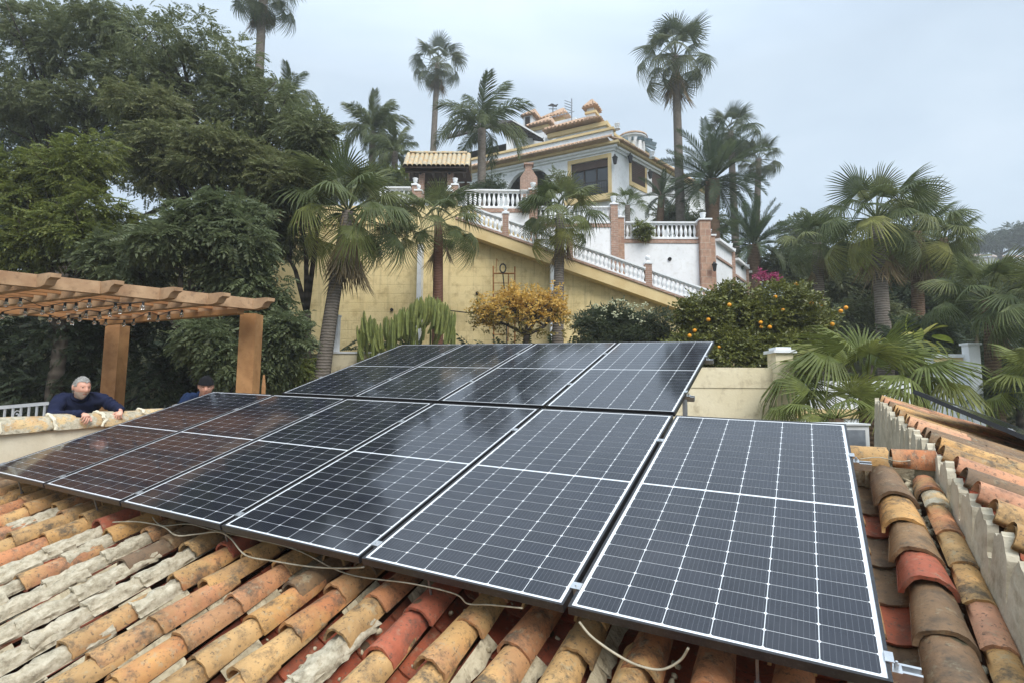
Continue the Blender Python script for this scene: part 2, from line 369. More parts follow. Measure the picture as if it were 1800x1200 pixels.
# ridge tiles along the top, laid end to end across the slope
RT = [autosmooth(barrel(.40, .085, .078, .015, 8, 2, .002, 90 + s).mesh('ridge_tile', m_och)) for s in range(3)]
xx = 6.775; q = 0
while xx > -.4:
    ln = .215 if q == 0 else (.37 if q == 1 else .40)
    M = Matrix.Translation((xx, 2.06, -.213)) @ Matrix.Rotation(R(90), 4, 'Z') @ Matrix.Scale(ln / .40, 4, (0, 1, 0)) @ Matrix.Scale(1.05, 4, (1, 0, 0))
    lc('ridge_tile', RT[q % 3], M, m_och); xx -= ln + .02; q += 1
mb = MB()
for i in range(60):
    x = 6.78 - i * .12; mb.box((x - .12, 1.985 + random.uniform(-.012, .012), -.36), (x + .004, 2.10, -.205 + random.uniform(-.012, .012)))
mb.build('ridge_bedding', m_mortar, house)
# verge: the column of tiles bedded half into the neighbour's wall
VT = [autosmooth(barrel(.27, .062, .058, .014, 7, 2, .003, 130 + s, 0, 0, math.pi * .85).mesh('verge_tile', m_och)) for s in range(4)]
for j in range(-6, 8):
    y = j * .258 + .005
    if y > 1.8: continue
    lc('verge_tile', VT[j % 4], TM(6.708, y, -.268 + .012, random.uniform(-.03, .03), -.03, .18), random.choice([m_och, m_och, m_pink, m_cope, m_red]))
lc('verge_tile', COVER[2], TM(6.70, 1.70, -.262, 0, -.05) @ Matrix.Scale(.5, 4, (0, 1, 0)) @ Matrix.Scale(.9, 4, (1, 0, 0)), m_och)
# crumbled mortar and debris lying between the last tile columns
ico = bmesh.new(); bmesh.ops.create_icosphere(ico, subdivisions=1, radius=1); tv = np.array([v.co[:] for v in ico.verts]); tf = np.array([[v.index for v in f.verts] for f in ico.faces]); ico.free()
def lumps(n, xf, yf, zf, s0, s1):
    pos = np.stack([xf(n), yf(n), zf(n)], 1); d = rng.normal(size=(n, 3)); d /= np.linalg.norm(d, axis=1, keepdims=True)
    rm = rotmats(n, d, rng.uniform(0, 6.28, n)) * np.array([1.5, .9, .7])[None, None, :]
    return scatter(tv * rng.uniform(.75, 1.25, tv.shape), tf, pos, rm, rng.uniform(s0, s1, n))
V, F = lumps(420, lambda n: 6.625 + rng.normal(0, .018, n), lambda n: rng.uniform(-.8, 1.98, n), lambda n: -.325 + rng.uniform(0, .045, n), .006, .022)
stuff(link('mortar_rubble', npmesh('mortar_rubble', V, F, m_mortar), house))
V, F = lumps(260, lambda n: rng.choice(6.54 - SP * np.arange(1, 29) + .105, n) + rng.normal(0, .02, n), lambda n: rng.uniform(-1.2, .3, n), lambda n: -.31 + rng.uniform(0, .03, n), .006, .02)
stuff(link('mortar_crumbs', npmesh('mortar_crumbs', V, F, m_mortar), house))
# torn mortar fillets under some covers
for k in range(70):
    x = 6.54 - SP * rng.integers(2, 27) + .098; y = rng.uniform(-1.1, .15); mb = MB(); pts = []; n = 7
    ln = rng.uniform(.12, .3)
    lo = [(x + .012 + abs(rng.normal(.012, .010)), y + ln * i / n, -.318) for i in range(n + 1)]; hi = [(x - .022, y + ln * i / n, -.262) for i in range(n + 1)]
    o = len(mb.v); mb.v += lo + hi
    mb.v += [(x - .03, p[1], -.335) for p in lo]
    w = n + 1
    for i in range(n): mb.f += [(i, i+1, w+i+1, w+i), (2*w+i, 2*w+i+1, i+1, i)]; mb.m += [0, 0]
    mb.build('mortar_fillet', m_mortar, house)

# ------------------------------------------------------------------ solar panels
PW, PL = 1.038, 2.094
m_frame = simple('black_anodised_frame', (.012, .012, .014, 1), (.02, .02, .022, 1), 30, .38, .1, .001, 120, .5, 0, dirt=(.09, .09, .095, 1), dirt_amt=.45)
def laminate(name, colour, bus=False):
    m, t, n, l, p = newmat(name); tcn = n.new('ShaderNodeTexCoord'); co = coords(n, l, True)
    c = colour
    if bus:
        s = n.new('ShaderNodeSeparateXYZ'); l.new(tcn.outputs['Object'], s.inputs[0])
        a = n.new('ShaderNodeMath'); a.operation = 'MULTIPLY'; a.inputs[1].default_value = 1 / .0181; l.new(s.outputs[0], a.inputs[0])
        fr = n.new('ShaderNodeMath'); fr.operation = 'FRACT'; l.new(a.outputs[0], fr.inputs[0])
        g = n.new('ShaderNodeMath'); g.operation = 'LESS_THAN'; g.inputs[1].default_value = .07; l.new(fr.outputs[0], g.inputs[0])
        oi = n.new('ShaderNodeObjectInfo'); cc = ramp(n, l, oi.outputs['Random'], [(0, (.004, .0055, .012)), (1, (.007, .009, .018))])
        cc = mixc(n, l, g.outputs[0], cc, (.075, .08, .095, 1)); c = cc
    g2 = n.new('ShaderNodeNewGeometry'); wn = noise_(n, l, g2.outputs['Position'], 3.2, 6, .65)
    f = ramp(n, l, wn, [(.45, (0, 0, 0)), (.8, (.035,) * 3)]); c = mixc(n, l, f, c, (.42, .42, .43, 1))       # dust film dried on the glass
    l.new(c, p.inputs['Base Color']); p.inputs['Roughness'].default_value = .5; p.inputs['Specular IOR Level'].default_value = .05
    p.inputs['Coat Weight'].default_value = 1; p.inputs['Coat IOR'].default_value = 1.5
    rr = ramp(n, l, wn, [(.3, (.035,) * 3), (.75, (.10,) * 3)]); l.new(rr, p.inputs['Coat Roughness'])
    b = n.new('ShaderNodeBump'); b.inputs['Strength'].default_value = .07; b.inputs['Distance'].default_value = .002
    l.new(noise_(n, l, g2.outputs['Position'], 90, 3), b.inputs['Height']); l.new(b.outputs[0], p.inputs['Coat Normal'])
    return m
m_cell = laminate('silicon_cell', (.008, .009, .015, 1), True); m_back = laminate('white_backsheet', (.74, .76, .78, 1))
m_alu = simple('brushed_aluminium', (.62, .63, .64, 1), (.5, .51, .52, 1), 40, .35, .1, .001, 200, .5, .9)
m_steel = simple('galvanised_steel', (.35, .36, .37, 1), (.25, .25, .26, 1), 30, .45, .1, .001, 200, .5, .8)
fw = .011
mb = MB()
mb.box((0, 0, -.035), (PW, fw, 0)).box((0, PL - fw, -.035), (PW, PL, 0)).box((0, fw, -.035), (fw, PL - fw, 0)).box((PW - fw, fw, -.035), (PW, PL - fw, 0))
mb.box((fw, fw, -.035), (fw + .02, PL - fw, -.0335)).box((PW - fw - .02, fw, -.035), (PW - fw, PL - fw, -.0335))
FRAME = mb.mesh('frame', m_frame)
BACK = MB().box((fw, fw, -.008), (PW - fw, PL - fw, -.0035)).mesh('backsheet', m_back)
mg = .0135; cp = (PW - 2*fw - 2*mg) / 6; rp = (PL - 2*fw - 2*mg - .012) / 24
cw, ch, cf = cp - .0030, rp - .0023, .0056
CELL = MB().add([(-cw/2+cf, -ch/2, 0), (cw/2-cf, -ch/2, 0), (cw/2, -ch/2+cf, 0), (cw/2, ch/2-cf, 0), (cw/2-cf, ch/2, 0), (-cw/2+cf, ch/2, 0), (-cw/2, ch/2-cf, 0), (-cw/2, -ch/2+cf, 0)], [tuple(range(8))]).mesh('solar_cell', m_cell)
mb = MB().box((-.021, -.020, 0), (.021, .020, .004)).box((-.008, -.020, -.036), (.008, .020, 0)); mb.lathe([(.006, .004), (.006, .009)], n=6); MCL = mb.mesh('clamp', m_alu)
mb = MB().box((-.012, -.022, 0), (.012, .022, .004)).box((0, -.022, -.036), (.006, .022, 0)).box((.006, -.022, -.036), (.034, .022, -.030)); mb.lathe([(.007, -.03), (.007, -.014), (.004, -.014), (.004, -.008)], (.02, 0, 0), 6); ECL = mb.mesh('end_clamp', m_alu)
def panel(M, label, clamps, endc=None, endl=None):
    r = tag(empty('solar_panel', M=M), label, 'solar panel', 'black framed solar panels on the tile roof')
    link('frame', FRAME, r); link('backsheet', BACK, r)
    for i in range(6):
        for j in range(24):
            y = fw + mg + rp * (j + .5) + (.012 if j >= 12 else 0)
            link('solar_cell', CELL, r, Matrix.Translation((fw + mg + cp * (i + .5), y, -.0028)))
    for y in clamps: link('clamp', MCL, r, Matrix.Translation((PW + .01, y, .0006)))
    for y in endc or (): link('end_clamp', ECL, r, Matrix.Translation((PW + .0, y, .0006)))
    for y in endl or (): link('end_clamp', ECL, r, Matrix.Translation((0, y, .0006)) @ Matrix.Rotation(math.pi, 4, 'Z'))
    return r
PIT = 1.058
FL = ['leftmost solar panel of the near row, reaching the cream parapet wall', 'solar panel second from the left in the near row of six',
      'solar panel third from the left in the near row, reflecting dark trees', 'solar panel fourth from the left in the near row, above the looping cables',
      'solar panel fifth in the near row, beside the lower right-hand end panel', 'rightmost solar panel of the near row, next to the big weathered tile column']
for i in range(6):
    panel(RM @ Matrix.Translation((i * PIT, 0, 0)), FL[i], (.12, 1.63) if i < 5 else (), (.10, 1.62) if i == 5 else None, (.12, 1.63) if i == 0 else None)
BL = ['leftmost solar panel of the rear row, in front of the candelabra cactus', 'solar panel second from the left in the rear row of four',
      'solar panel third from the left in the rear row of four', 'rightmost solar panel of the rear row, its end on a post before the beige wall']
BM_ = RM @ Matrix.Translation((1.049, 2.191, -.013)) @ Matrix.Rotation(R(.59), 4, 'X')
for i in range(4):
    panel(BM_ @ Matrix.Translation((i * PIT, 0, 0)), BL[i], (.56, 1.60) if i < 3 else (), (.45, 1.50) if i == 3 else None, (.56, 1.60) if i == 0 else None)
# mounting rails with their bolts and posts
def rail(name, label, M, x0, x1, y, bolts, post=None):
    r = tag(empty(name, M=M @ Matrix.Translation((0, y, 0))), label, 'mounting rail', 'aluminium rails under the panels')
    mb = MB().box((x0, -.02, -.0745), (x1, .02, -.060)).box((x0, -.02, -.0595), (x1, -.011, -.036)).box((x0, .011, -.0595), (x1, .02, -.036)); mb.build('rail', m_alu, r)
    for x in bolts:
        b = MB().tube([(x, -.03, -.05), (x, -.03, -.20)], .006, 6); b.lathe([(.012, -.212), (.012, -.198)], (x, -.03, 0), 6); b.build('hanger_bolt', m_steel, r)
        MB().box((x - .02, -.038, -.058), (x + .02, -.021, -.05)).build('bracket', m_steel, r)
    for x, l in post or ():
        up = (M.inverted().to_3x3() @ Vector((0, 0, 1))).normalized()
        a = Vector((x, 0, -.05)); MB().bar(a, a - up * l, .035, .035).build('post', m_alu, r)
rail('mounting_rail', 'low front rail under the near row, its bolts standing in the tiles', RM, -.03, 6.415, .11, (.35, 1.56, 3.05, 4.55, 5.95))
rail('mounting_rail', 'upper rail of the near row, its end by the ridge tiles', RM, -.03, 6.42, 1.62, (.35, 1.9, 3.4, 4.9, 6.3))
rail('mounting_rail', 'lower rail of the rear row, carried on posts', BM_, -.03, 4.275, .45, (), ((.4, .55), (2.2, .75), (4.2, .75)))
rail('mounting_rail', 'topmost rail under the rear row', BM_, -.03, 4.275, 1.52, (), ((.4, .85), (2.2, 1.05)))
# loose cables hanging below the near row
m_cable = simple('grey_white_cable', S(196, 188, 168), S(150, 140, 118), 20, .6, .1, .002, 80)
def smooth_pts(P, n=6):
    P = [Vector(p) for p in P]; o = []
    for i in range(len(P) - 1):
        a, b, c, d = P[max(i-1, 0)], P[i], P[i+1], P[min(i+2, len(P)-1)]
        for k in range(n):
            t = k / n; o.append(.5 * ((2*b) + (c - a)*t + (2*a - 5*b + 4*c - d)*t*t + (3*b - a - 3*c + d)*t**3))
    return o + [P[-1]]
def cable(P, label, rad=.0045, mat=None, grp='loose cables under the panel edge'):
    o = MB().tube(smooth_pts(P), rad, 6).build('cable', mat or m_cable, None, True); tag(o, label, 'cable', grp); return o
def cpx(L_): return [RM @ loc(x, y, z) for x, y, z in L_]
cable(cpx([(198, 917, -.16), (240, 916, -.155), (285, 924, -.15), (310, 940, -.155), (345, 938, -.14), (383, 934, -.11), (405, 945, -.12), (432, 975, -.15), (480, 985, -.16), (545, 995, -.16), (600, 998, -.12), (640, 996, -.07)]), 'long pale cable looping over the tile crests below the panel edge')
cable(cpx([(268, 908, -.16), (285, 923, -.152), (330, 920, -.15), (372, 930, -.16), (440, 945, -.14), (520, 965, -.16), (590, 1000, -.17), (640, 1014, -.17), (725, 1025, -.09), (800, 1043, -.10), (822, 1060, -.14), (860, 1062, -.12), (918, 1068, -.06)]), 'thinner cable running behind the long one, under the panel edge', .0035)
cable(cpx([(1018, 1092, -.05), (1040, 1118, -.09), (1080, 1147, -.12), (1120, 1168, -.15), (1162, 1176, -.16), (1195, 1160, -.13), (1210, 1138, -.06)]), 'short pale cable drooping below the end panel', .0048)
cable([RM @ p for p in (loc(1512, 806, -.06), loc(1545, 803, -.13), loc(1580, 810, -.16), loc(1612, 806, -.17), loc(1636, 797, -.15), loc(1643, 778, -.10))], 'thin wire from the rail end across to the plastered wall', .003)

# ------------------------------------------------------------------ neighbour: plastered wall with ragged mortar edge, tiles falling away to the right
nb = tag(empty('neighbouring_house', M=RM), 'adjoining house whose tiled roof falls away behind a ragged plastered wall', 'house')
m_plast = simple('grey_white_plaster', S(210, 200, 178), S(178, 168, 146), 3.5, .95, .8, .015, 16, dirt=S(120, 108, 88), dirt_amt=.6, rnd=False)
top = [(-1.6, .12), (.5, .105), (.9, .075), (1.2, .035), (1.6, -.035), (2.1, -.125), (2.3, -.15), (2.55, -.225), (3.1, -.35), (3.9, -.55), (5.03, -.80)]
def topz(y):
    for (a, za), (b, zb) in zip(top, top[1:]):
        if y <= b: return za + (zb - za) * (y - a) / (b - a)
    return top[-1][1]
colp = .235
def edge(y):                                   # fingers of mortar climbing between the tile mouths
    u = (y / colp) % 1.0; f_ = max(0, 1 - abs(2 * u - 1) ** 1.9); k = int(y / colp); rd = random.Random(k * 7 + 3); dp = rd.uniform(.05, .17); rj = random.Random(int(y * 1000)); dx = (u - .5 + rd.uniform(-.06, .06)) * colp; w2 = .100 + rd.uniform(-.012, .008)
    arc = math.sqrt(max(0, .092 ** 2 - dx * dx)) if abs(dx) < .092 else 0
    slot = max(0, min(1, (abs(dx) - w2 + .004) / .012))
    return topz(y) - .092 + arc * rd.uniform(.75, 1.15) - .008 + rd.uniform(-.02, .012) - slot * dp + .012 * math.sin(y * 61 + k) + rj.uniform(-.008, .008)
ys = [-1.7 + i * .0118 for i in range(int((5.03 + 1.7) / .0118) + 1)]
mb = MB(); n = len(ys)
for x in (6.762, 6.80):
    mb.v += [(x, y, edge(y)) for y in ys] + [(x, y, -2.6 - .2 * y) for y in ys]
for i in range(n - 1):
    mb.f += [(i, i+1, n+i+1, n+i), (2*n+i, 3*n+i, 3*n+i+1, 2*n+i+1), (i, 2*n+i, 2*n+i+1, i+1)]; mb.m += [0] * 3
mb.f += [(0, n, 3*n, 2*n), (n-1, 3*n-1, 4*n-1, 2*n-1)]; mb.m += [0, 0]
mb.build('wall', m_plast, nb, False)
mb = MB(); mb.prism([(6.801, ys[0], topz(ys[0]) - .21)] + [(6.801, y, topz(y) - .21) for y, _ in top[1:]] + [(6.801, 5.03, -3.5), (6.801, ys[0], -3.0)], (.12, 0, 0)); mb.build('wall_core', m_mortar, nb)
# its tiles: columns run from the wall top down to the right
DX = (RMI.to_3x3() @ Vector((.8815, -.4715, -.36))).normalized(); NY = Vector((0, 1, 0)); NZ = DX.cross(NY).normalized()
if NZ.z < 0: NZ = -NZ
NB_T = [autosmooth(barrel(.42, .088, .074, .014, 8, 2, .002, 200 + s).mesh('cover_tile', m_och)) for s in range(4)]
def nbM(y, s, lift, tilt):
    base = Vector((6.862, y, topz(y) - .086)) + DX * s + NZ * lift
    yv = -(DX * math.cos(tilt) + NZ * math.sin(tilt)).normalized(); xv = Vector((0, 1, 0)); xv = (xv - yv * xv.dot(yv)).normalized(); zv = xv.cross(yv)
    if zv.z < 0: xv = -xv; zv = -zv
    return Matrix((xv, yv, zv)).transposed().to_4x4(), base
kk = -2
while True:
    y = (kk + .5) * colp
    if y > 5.0: break
    for j in range(7):
        far = j >= 4
        for nm, meshes, lift, mats_ in (('cover_tile', NB_T, 0, [m_och, m_och, m_och, m_pink, m_dark]), ('pan_tile', PAN, -.09, [m_pan])):
            if far and nm == 'pan_tile': continue
            M, b = nbM(y + (colp / 2 if nm == 'pan_tile' else 0) + random.uniform(-.01, .01), (.10 if nm == 'pan_tile' else 0) + .34 * (j + 1) + random.uniform(-.02, .02), lift + .014, -.04)
            M.translation = b
            o = link(nm, random.choice(meshes), nb, M); o.material_slots[0].link = 'OBJECT'; o.material_slots[0].material = random.choice(mats_) if not (nm == 'cover_tile' and 2.4 < y < 3.4 and j > 0) else m_dark  # covers in this band take a darker clay for the shade under the panels
    kk += 1
mb = MB(); P0, P1 = Vector((6.80, -1.6, topz(-1.6) - .20)), Vector((6.80, 5.0, topz(5.0) - .2))
pts = [Vector((6.862, y, topz(y) - .19)) for y, _ in top]; o = len(pts)
mb.v += [tuple(p) for p in pts] + [tuple(p + DX * 3.2) for p in pts]
mb.f += [(i, i+1, o+i+1, o+i) for i in range(o - 1)]; mb.m += [0] * (o - 1)
mb.build('roof_deck', m_deck, nb, fix=False)
# panels standing on the neighbour's roof, seen edge-on
A_, B_ = at(1607, 684, 4.55), at(1800, 764, 3.95); ex = (B_ - A_).normalized(); ey = Vector((.44, .82, .105)); ey = (ey - ex * ey.dot(ex)).normalized()
ez = ex.cross(ey).normalized()
if ez.z < 0: ez = -ez
tl = R(2.5)
for i, lb in enumerate(('solar panel on the adjoining roof seen edge-on, its far corner among palm fronds', 'nearer of the edge-on solar panels on the adjoining roof, cut by the frame')):
    M = Matrix((ex, ey, ez)).transposed().to_4x4(); M.translation = A_ + ex * (1.0 * i)
    r = tag(empty('solar_panel', M=M @ Matrix.Scale(.94, 4)), lb, 'solar panel', 'panels on the adjoining roof'); link('frame', FRAME, r); link('backsheet', BACK, r)
    for a in range(6):
        for j in range(24):
            link('solar_cell', CELL, r, Matrix.Translation((fw + mg + cp * (a + .5), fw + mg + rp * (j + .5) + (.012 if j >= 12 else 0), -.0028)))
    for x in (.33, .72): link('clamp', MCL, r, Matrix.Translation((x, .02, .001)) @ Matrix.Rotation(R(90), 4, 'Z'))
    MB().tube([(.88, .12, -.035), (.88, .12, -.26)], .012, 6).build('support_leg', m_steel, r)

# ------------------------------------------------------------------ cream parapet on the left with its coping of barrel tiles
wp = lambda s, off=0.0, z=0.0: Vector((-4.8 + .48 * s - .877 * off, 5.1 + .877 * s + .48 * off, CZ + z))
wtop = lambda s: -.335 + .045 * s
par = tag(empty('parapet_wall', wp(0, .12, -1.5)), 'cream plastered parapet wall with a tile coping that two men lean on', 'wall')
def pc(v): return v - Vector(par.location)
mb = MB(); s0, s1 = -2.2, 3.6
mb.prism([pc(wp(s0, 0, wtop(s0))), pc(wp(s1, 0, wtop(s1))), pc(wp(s1, 0, -1.6)), pc(wp(s0, 0, -1.6))], (-.877 * .24, .48 * .24, 0)); mb.build('wall_body', m_render, par)
CT = [autosmooth(barrel(.46, .165, .145, .018, 8, 2, .003, 300 + s).mesh('coping_tile', m_cope)) for s in range(3)]
s = s0 + .1; i = 0
while s < s1 - .3:
    d = Vector((.48, .877, .045)).normalized(); x = Vector((.877, -.48, 0)); z = x.cross(d)
    M = Matrix((x, d, z)).transposed().to_4x4(); M.translation = pc(wp(s, .12, wtop(s) - .045))
    link('coping_tile', CT[i % 3], par, M @ Matrix.Scale(1.0, 4)); 
    V, F = lumps(7, lambda n: rng.normal(0, .02, n), lambda n: rng.normal(0, .02, n), lambda n: rng.uniform(-.02, .02, n), .015, .03)
    s += .43; i += 1
mb = MB()
for k in range(15):
    s = s0 + .1 + .43 * k
    if s > s1: break
    p = pc(wp(s, .12, wtop(s) - .045)); d = Vector((.48, .877, .045)).normalized(); x = Vector((.877, -.48, 0))
    pts = [p + x * (.160 * math.cos(a)) + Vector((0, 0, .152 * math.sin(a))) for a in np.linspace(0, math.pi, 15)]
    mb.tube([q_ + Vector((random.gauss(0, .004), random.gauss(0, .012), random.gauss(0, .004))) for q_ in pts], [random.uniform(.010, .024) for _ in pts], 6)
mb.build('mortar_joint', m_render, par)
# white iron railing behind the man
m_iron = simple('white_painted_iron', S(228, 230, 232), S(214, 216, 220), 8, .45, .1, .002, 60)
r = tag(empty('railing', at(40, 735, 7.4)), 'white iron railing with a scroll behind the parapet', 'railing'); rl = Vector(r.location)
fz = lambda px: (709 + (px - 84) * -.045)
a, b = at(-120, fz(-120) + 8, 6.9) - rl, at(86, 708, 7.5) - rl
MB().bar(a, b, .04, .045).build('top_rail', m_iron, r)
dn = Vector((0, 0, -.62)); MB().bar(a + dn, b + dn, .03, .03).build('bottom_rail', m_iron, r)
for i in range(14):
    p = a.lerp(b, (i + .5) / 14); MB().bar(p + Vector((0, 0, -.02)), p + dn, .02, .02).build('baluster', m_iron, r)
for q in (3, 9):
    p = a.lerp(b, (q + 1.0) / 14) + Vector((0, 0, -.12)); ax = (b - a).normalized()
    pts = [p + ax * (.05 - .004 * t) * math.cos(t * .8) + Vector((0, 0, (.07 - .005 * t) * math.sin(t * .8))) for t in range(12)]
    MB().tube(pts, .008, 5).build('scroll', m_iron, r)
# ------------------------------------------------------------------ terrain
def sm(a, b, x):
    t = np.clip((x - a) / (b - a), 0, 1); return t * t * (3 - 2 * t)
def hrel(x, y):                                # ground height relative to the camera
    x = np.asarray(x, float); y = np.asarray(y, float)
    h = -2.6 + 0 * x
    rise = np.where(x < 3, 4.0, 4.0 - 1.7 * sm(3, 9, x))
    h = h + rise * sm(9.5, 17.5, y)
    h = h + np.where(x < -5, 1.0 * sm(3, 9, y) * (1 - sm(9, 17, y)), 0)
    villa = 1 - .72 * sm(9, 17, x)
    h = h + 9.2 * sm(20.5, 33, y) * villa * (1 - .35 * sm(-14, -30, x))
    h = h + 24 * sm(50, 150, y) * sm(15, 90, x) + 2.5 * sm(17, 26, y) * sm(10, 16, x)
    h = h - 18 * sm(45, 110, y) * (1 - sm(15, 60, x)) - 40 * sm(220, 600, y)
    return h
def gz(x, y): return float(hrel(x, y)) + CZ
m_soil = simple('garden_ground', S(96, 88, 60), S(66, 74, 42), 1.2, .95, .6, .05, 12, dirt=S(50, 46, 34), dirt_amt=.7, rnd=False)
xs = np.concatenate([np.linspace(-500, -60, 16), np.linspace(-50, 50, 81), np.linspace(60, 500, 20)])
yv = np.concatenate([np.linspace(-200, -20, 8), np.linspace(-15, 60, 76), np.linspace(66, 200, 24), np.linspace(240, 700, 12)])
X, Y = np.meshgrid(xs, yv); Z = hrel(X, Y) + CZ + .06 * np.sin(X * 1.3) * np.cos(Y * 1.1)
V = np.stack([X.ravel(), Y.ravel(), Z.ravel()], 1); nx = len(xs)
i0 = (np.arange(len(yv) - 1)[:, None] * nx + np.arange(nx - 1)[None]).ravel()
F = np.stack([i0, i0 + 1, i0 + nx + 1, i0 + nx], 1)
structure(link('terrain', npmesh('terrain', V, F, m_soil, True)))
# paved terrace behind the parapet
m_pave = simple('terrace_paving', S(150, 134, 112), S(120, 106, 90), 2, .85, .3, .01, 15, rnd=False)
a = [wp(-4, .25), wp(4.2, .25), wp(4.2, 9), wp(-4, 9)]
structure(MB().prism([(p.x, p.y, CZ - 1.42) for p in a], (0, 0, -.3)).build('terrace', m_pave))

# ------------------------------------------------------------------ retaining wall, stair and terraces
def yellowmat(name, c1, c2):
    m, t, n, l, p = newmat(name); tcn = n.new('ShaderNodeTexCoord'); mp = n.new('ShaderNodeMapping'); mp.inputs['Rotation'].default_value = (R(90), 0, 0); l.new(tcn.outputs['Object'], mp.inputs[0])
    z = noise_(n, l, tcn.outputs['Object'], 1.1, 6, .6); c = ramp(n, l, z, [(.3, c1), (.7, c2)])
    z2 = noise_(n, l, tcn.outputs['Object'], 3.5, 9, .7); f = ramp(n, l, z2, [(.50, (0, 0, 0)), (.72, (.55,) * 3)]); c = mixc(n, l, f, c, S(156, 130, 84)); mq = n.new('ShaderNodeMapping'); mq.inputs['Scale'].default_value = (3.0, 3.0, .22); l.new(tcn.outputs['Object'], mq.inputs[0]); f5 = ramp(n, l, noise_(n, l, mq.outputs[0], 1.6, 7, .65), [(.54, (0, 0, 0)), (.72, (.45,) * 3)]); c = mixc(n, l, f5, c, S(126, 108, 76))
    b = n.new('ShaderNodeTexBrick'); b.inputs['Scale'].default_value = 1; b.inputs['Brick Width'].default_value = .62; b.inputs['Row Height'].default_value = .31; b.inputs['Mortar Size'].default_value = .012; b.inputs['Mortar Smooth'].default_value = .6
    l.new(mp.outputs[0], b.inputs[0]); k = n.new('ShaderNodeMath'); k.operation = 'MULTIPLY'; k.inputs[1].default_value = .12; l.new(b.outputs['Fac'], k.inputs[0])
    c = mixc(n, l, k.outputs[0], c, S(132, 108, 66)); l.new(c, p.inputs['Base Color']); p.inputs['Roughness'].default_value = .9; p.inputs['Specular IOR Level'].default_value = .2
    iv = n.new('ShaderNodeMath'); iv.operation = 'MULTIPLY_ADD'; iv.inputs[1].default_value = -.8; l.new(b.outputs['Fac'], iv.inputs[0]); l.new(noise_(n, l, tcn.outputs['Object'], 14, 5), iv.inputs[2])
    bump_(n, l, p, iv.outputs[0], .5, .02); return m
m_yel = yellowmat('yellow_block_wall', S(236, 216, 166), S(224, 202, 148))
m_yel2 = simple('yellow_paint', S(222, 200, 152), S(208, 182, 132), 2, .85, .2, .006, 18, rnd=False)
m_wpaint = simple('white_masonry_paint', S(238, 240, 242), S(226, 228, 230), 2.0, .8, .2, .006, 20, dirt=S(176, 172, 160), dirt_amt=.35, rnd=False)
m_bal = simple('white_cast_stone', S(238, 240, 242), S(224, 226, 228), 6, .75, .15, .004, 40)
def brickmat(name, a, b_, mortar, w=.24, h=.07):
    m, t, n, l, p = newmat(name); tcn = n.new('ShaderNodeTexCoord'); mp = n.new('ShaderNodeMapping'); mp.inputs['Rotation'].default_value = (R(90), 0, 0); l.new(tcn.outputs['Object'], mp.inputs[0])
    b = n.new('ShaderNodeTexBrick'); b.inputs['Scale'].default_value = 1; b.inputs['Brick Width'].default_value = w; b.inputs['Row Height'].default_value = h; b.inputs['Mortar Size'].default_value = .008
    b.inputs['Color1'].default_value = a; b.inputs['Color2'].default_value = b_; b.inputs['Mortar'].default_value = mortar; l.new(mp.outputs[0], b.inputs[0])
    z = noise_(n, l, tcn.outputs['Object'], 9, 5); k = ramp(n, l, z, [(.3, (.75,) * 3), (.7, (1.15,) * 3)]); x = n.new('ShaderNodeMix'); x.data_type = 'RGBA'; x.blend_type = 'MULTIPLY'; x.inputs[0].default_value = 1
    l.new(b.outputs['Color'], x.inputs[6]); l.new(k, x.inputs[7]); l.new(x.outputs[2], p.inputs['Base Color']); p.inputs['Roughness'].default_value = .85
    bump_(n, l, p, b.outputs['Fac'], -.5, .01); return m
m_brick = brickmat('terracotta_brick', S(170, 134, 116), S(152, 118, 102), S(176, 162, 148))
m_stone = brickmat('reddish_stone_block', S(160, 124, 106), S(178, 144, 122), S(180, 166, 150), .3, .26)
m_dark_iron = simple('dark_iron', (.02, .02, .022, 1), (.03, .03, .03, 1), 10, .5, .1)
m_hole = simple('dark_drain', (.015, .014, .013, 1), (.02, .02, .02, 1), 10, .9, 0)
YW = 18.35
def wallpoly(name, label, cat, pix, Y, depth, mat, parent=None, group=None):
    pts = [at(px, py, Y) for px, py in pix]; o = MB().prism(pts, (0, depth, 0)).build(name, mat, parent)
    if label: tag(o, label, cat, group)
    return o
def ypx(py, Y): return at(900, py, Y).z
rw = wallpoly('retaining_wall', 'tall pale yellow block retaining wall below the white staircase', 'wall', [(420, 362), (812, 362), (1010, 462), (1330, 574), (1330, 690), (420, 690)], YW, .35, m_yel)
MB().prism([at(420, 391, YW - .02), at(735, 391, YW - .02), at(735, 395, YW - .02), at(420, 395, YW - .02)], (0, -.05, 0)).build('ledge', m_yel2, rw)
st = wallpoly('staircase', 'long white balustraded staircase slab slanting down across the yellow wall', 'staircase', [(800, 384), (1320, 567), (1320, 588), (800, 405)], 17.9, 1.5, m_yel2)
tread = MB()
for i in range(26):
    px = 812 + i * 19.5; p = at(px, 389 + (px - 812) * .352, 17.98); q = at(px + 19.5, 389 + (px + 19.5 - 812) * .352, 17.98)
    tread.box((p.x, 17.98, q.z), (q.x + .02, 19.35, p.z + .01))
tread.build('step', m_brick, st)
MB().prism([at(800, 380.5, 17.86), at(1320, 563.5, 17.86), at(1320, 567.5, 17.86), at(800, 384.5, 17.86)], (0, .12, 0)).build('brick_edging', m_brick, st)
for x0, x1, y0, y1, lb in ((729, 742, 430, 640, 'white concrete pillar against the yellow wall, beside the second palm'), (968, 984, 452, 650, 'white concrete pillar under the staircase, behind the slim palm trunk')):
    a, b = at(x0, y1, 17.92), at(x1, y0, 17.92); tag(MB().box((a.x, 17.92, a.z), (b.x, 18.33, b.z)).build('pillar', m_wpaint), lb, 'pillar', 'white pillars along the yellow wall')
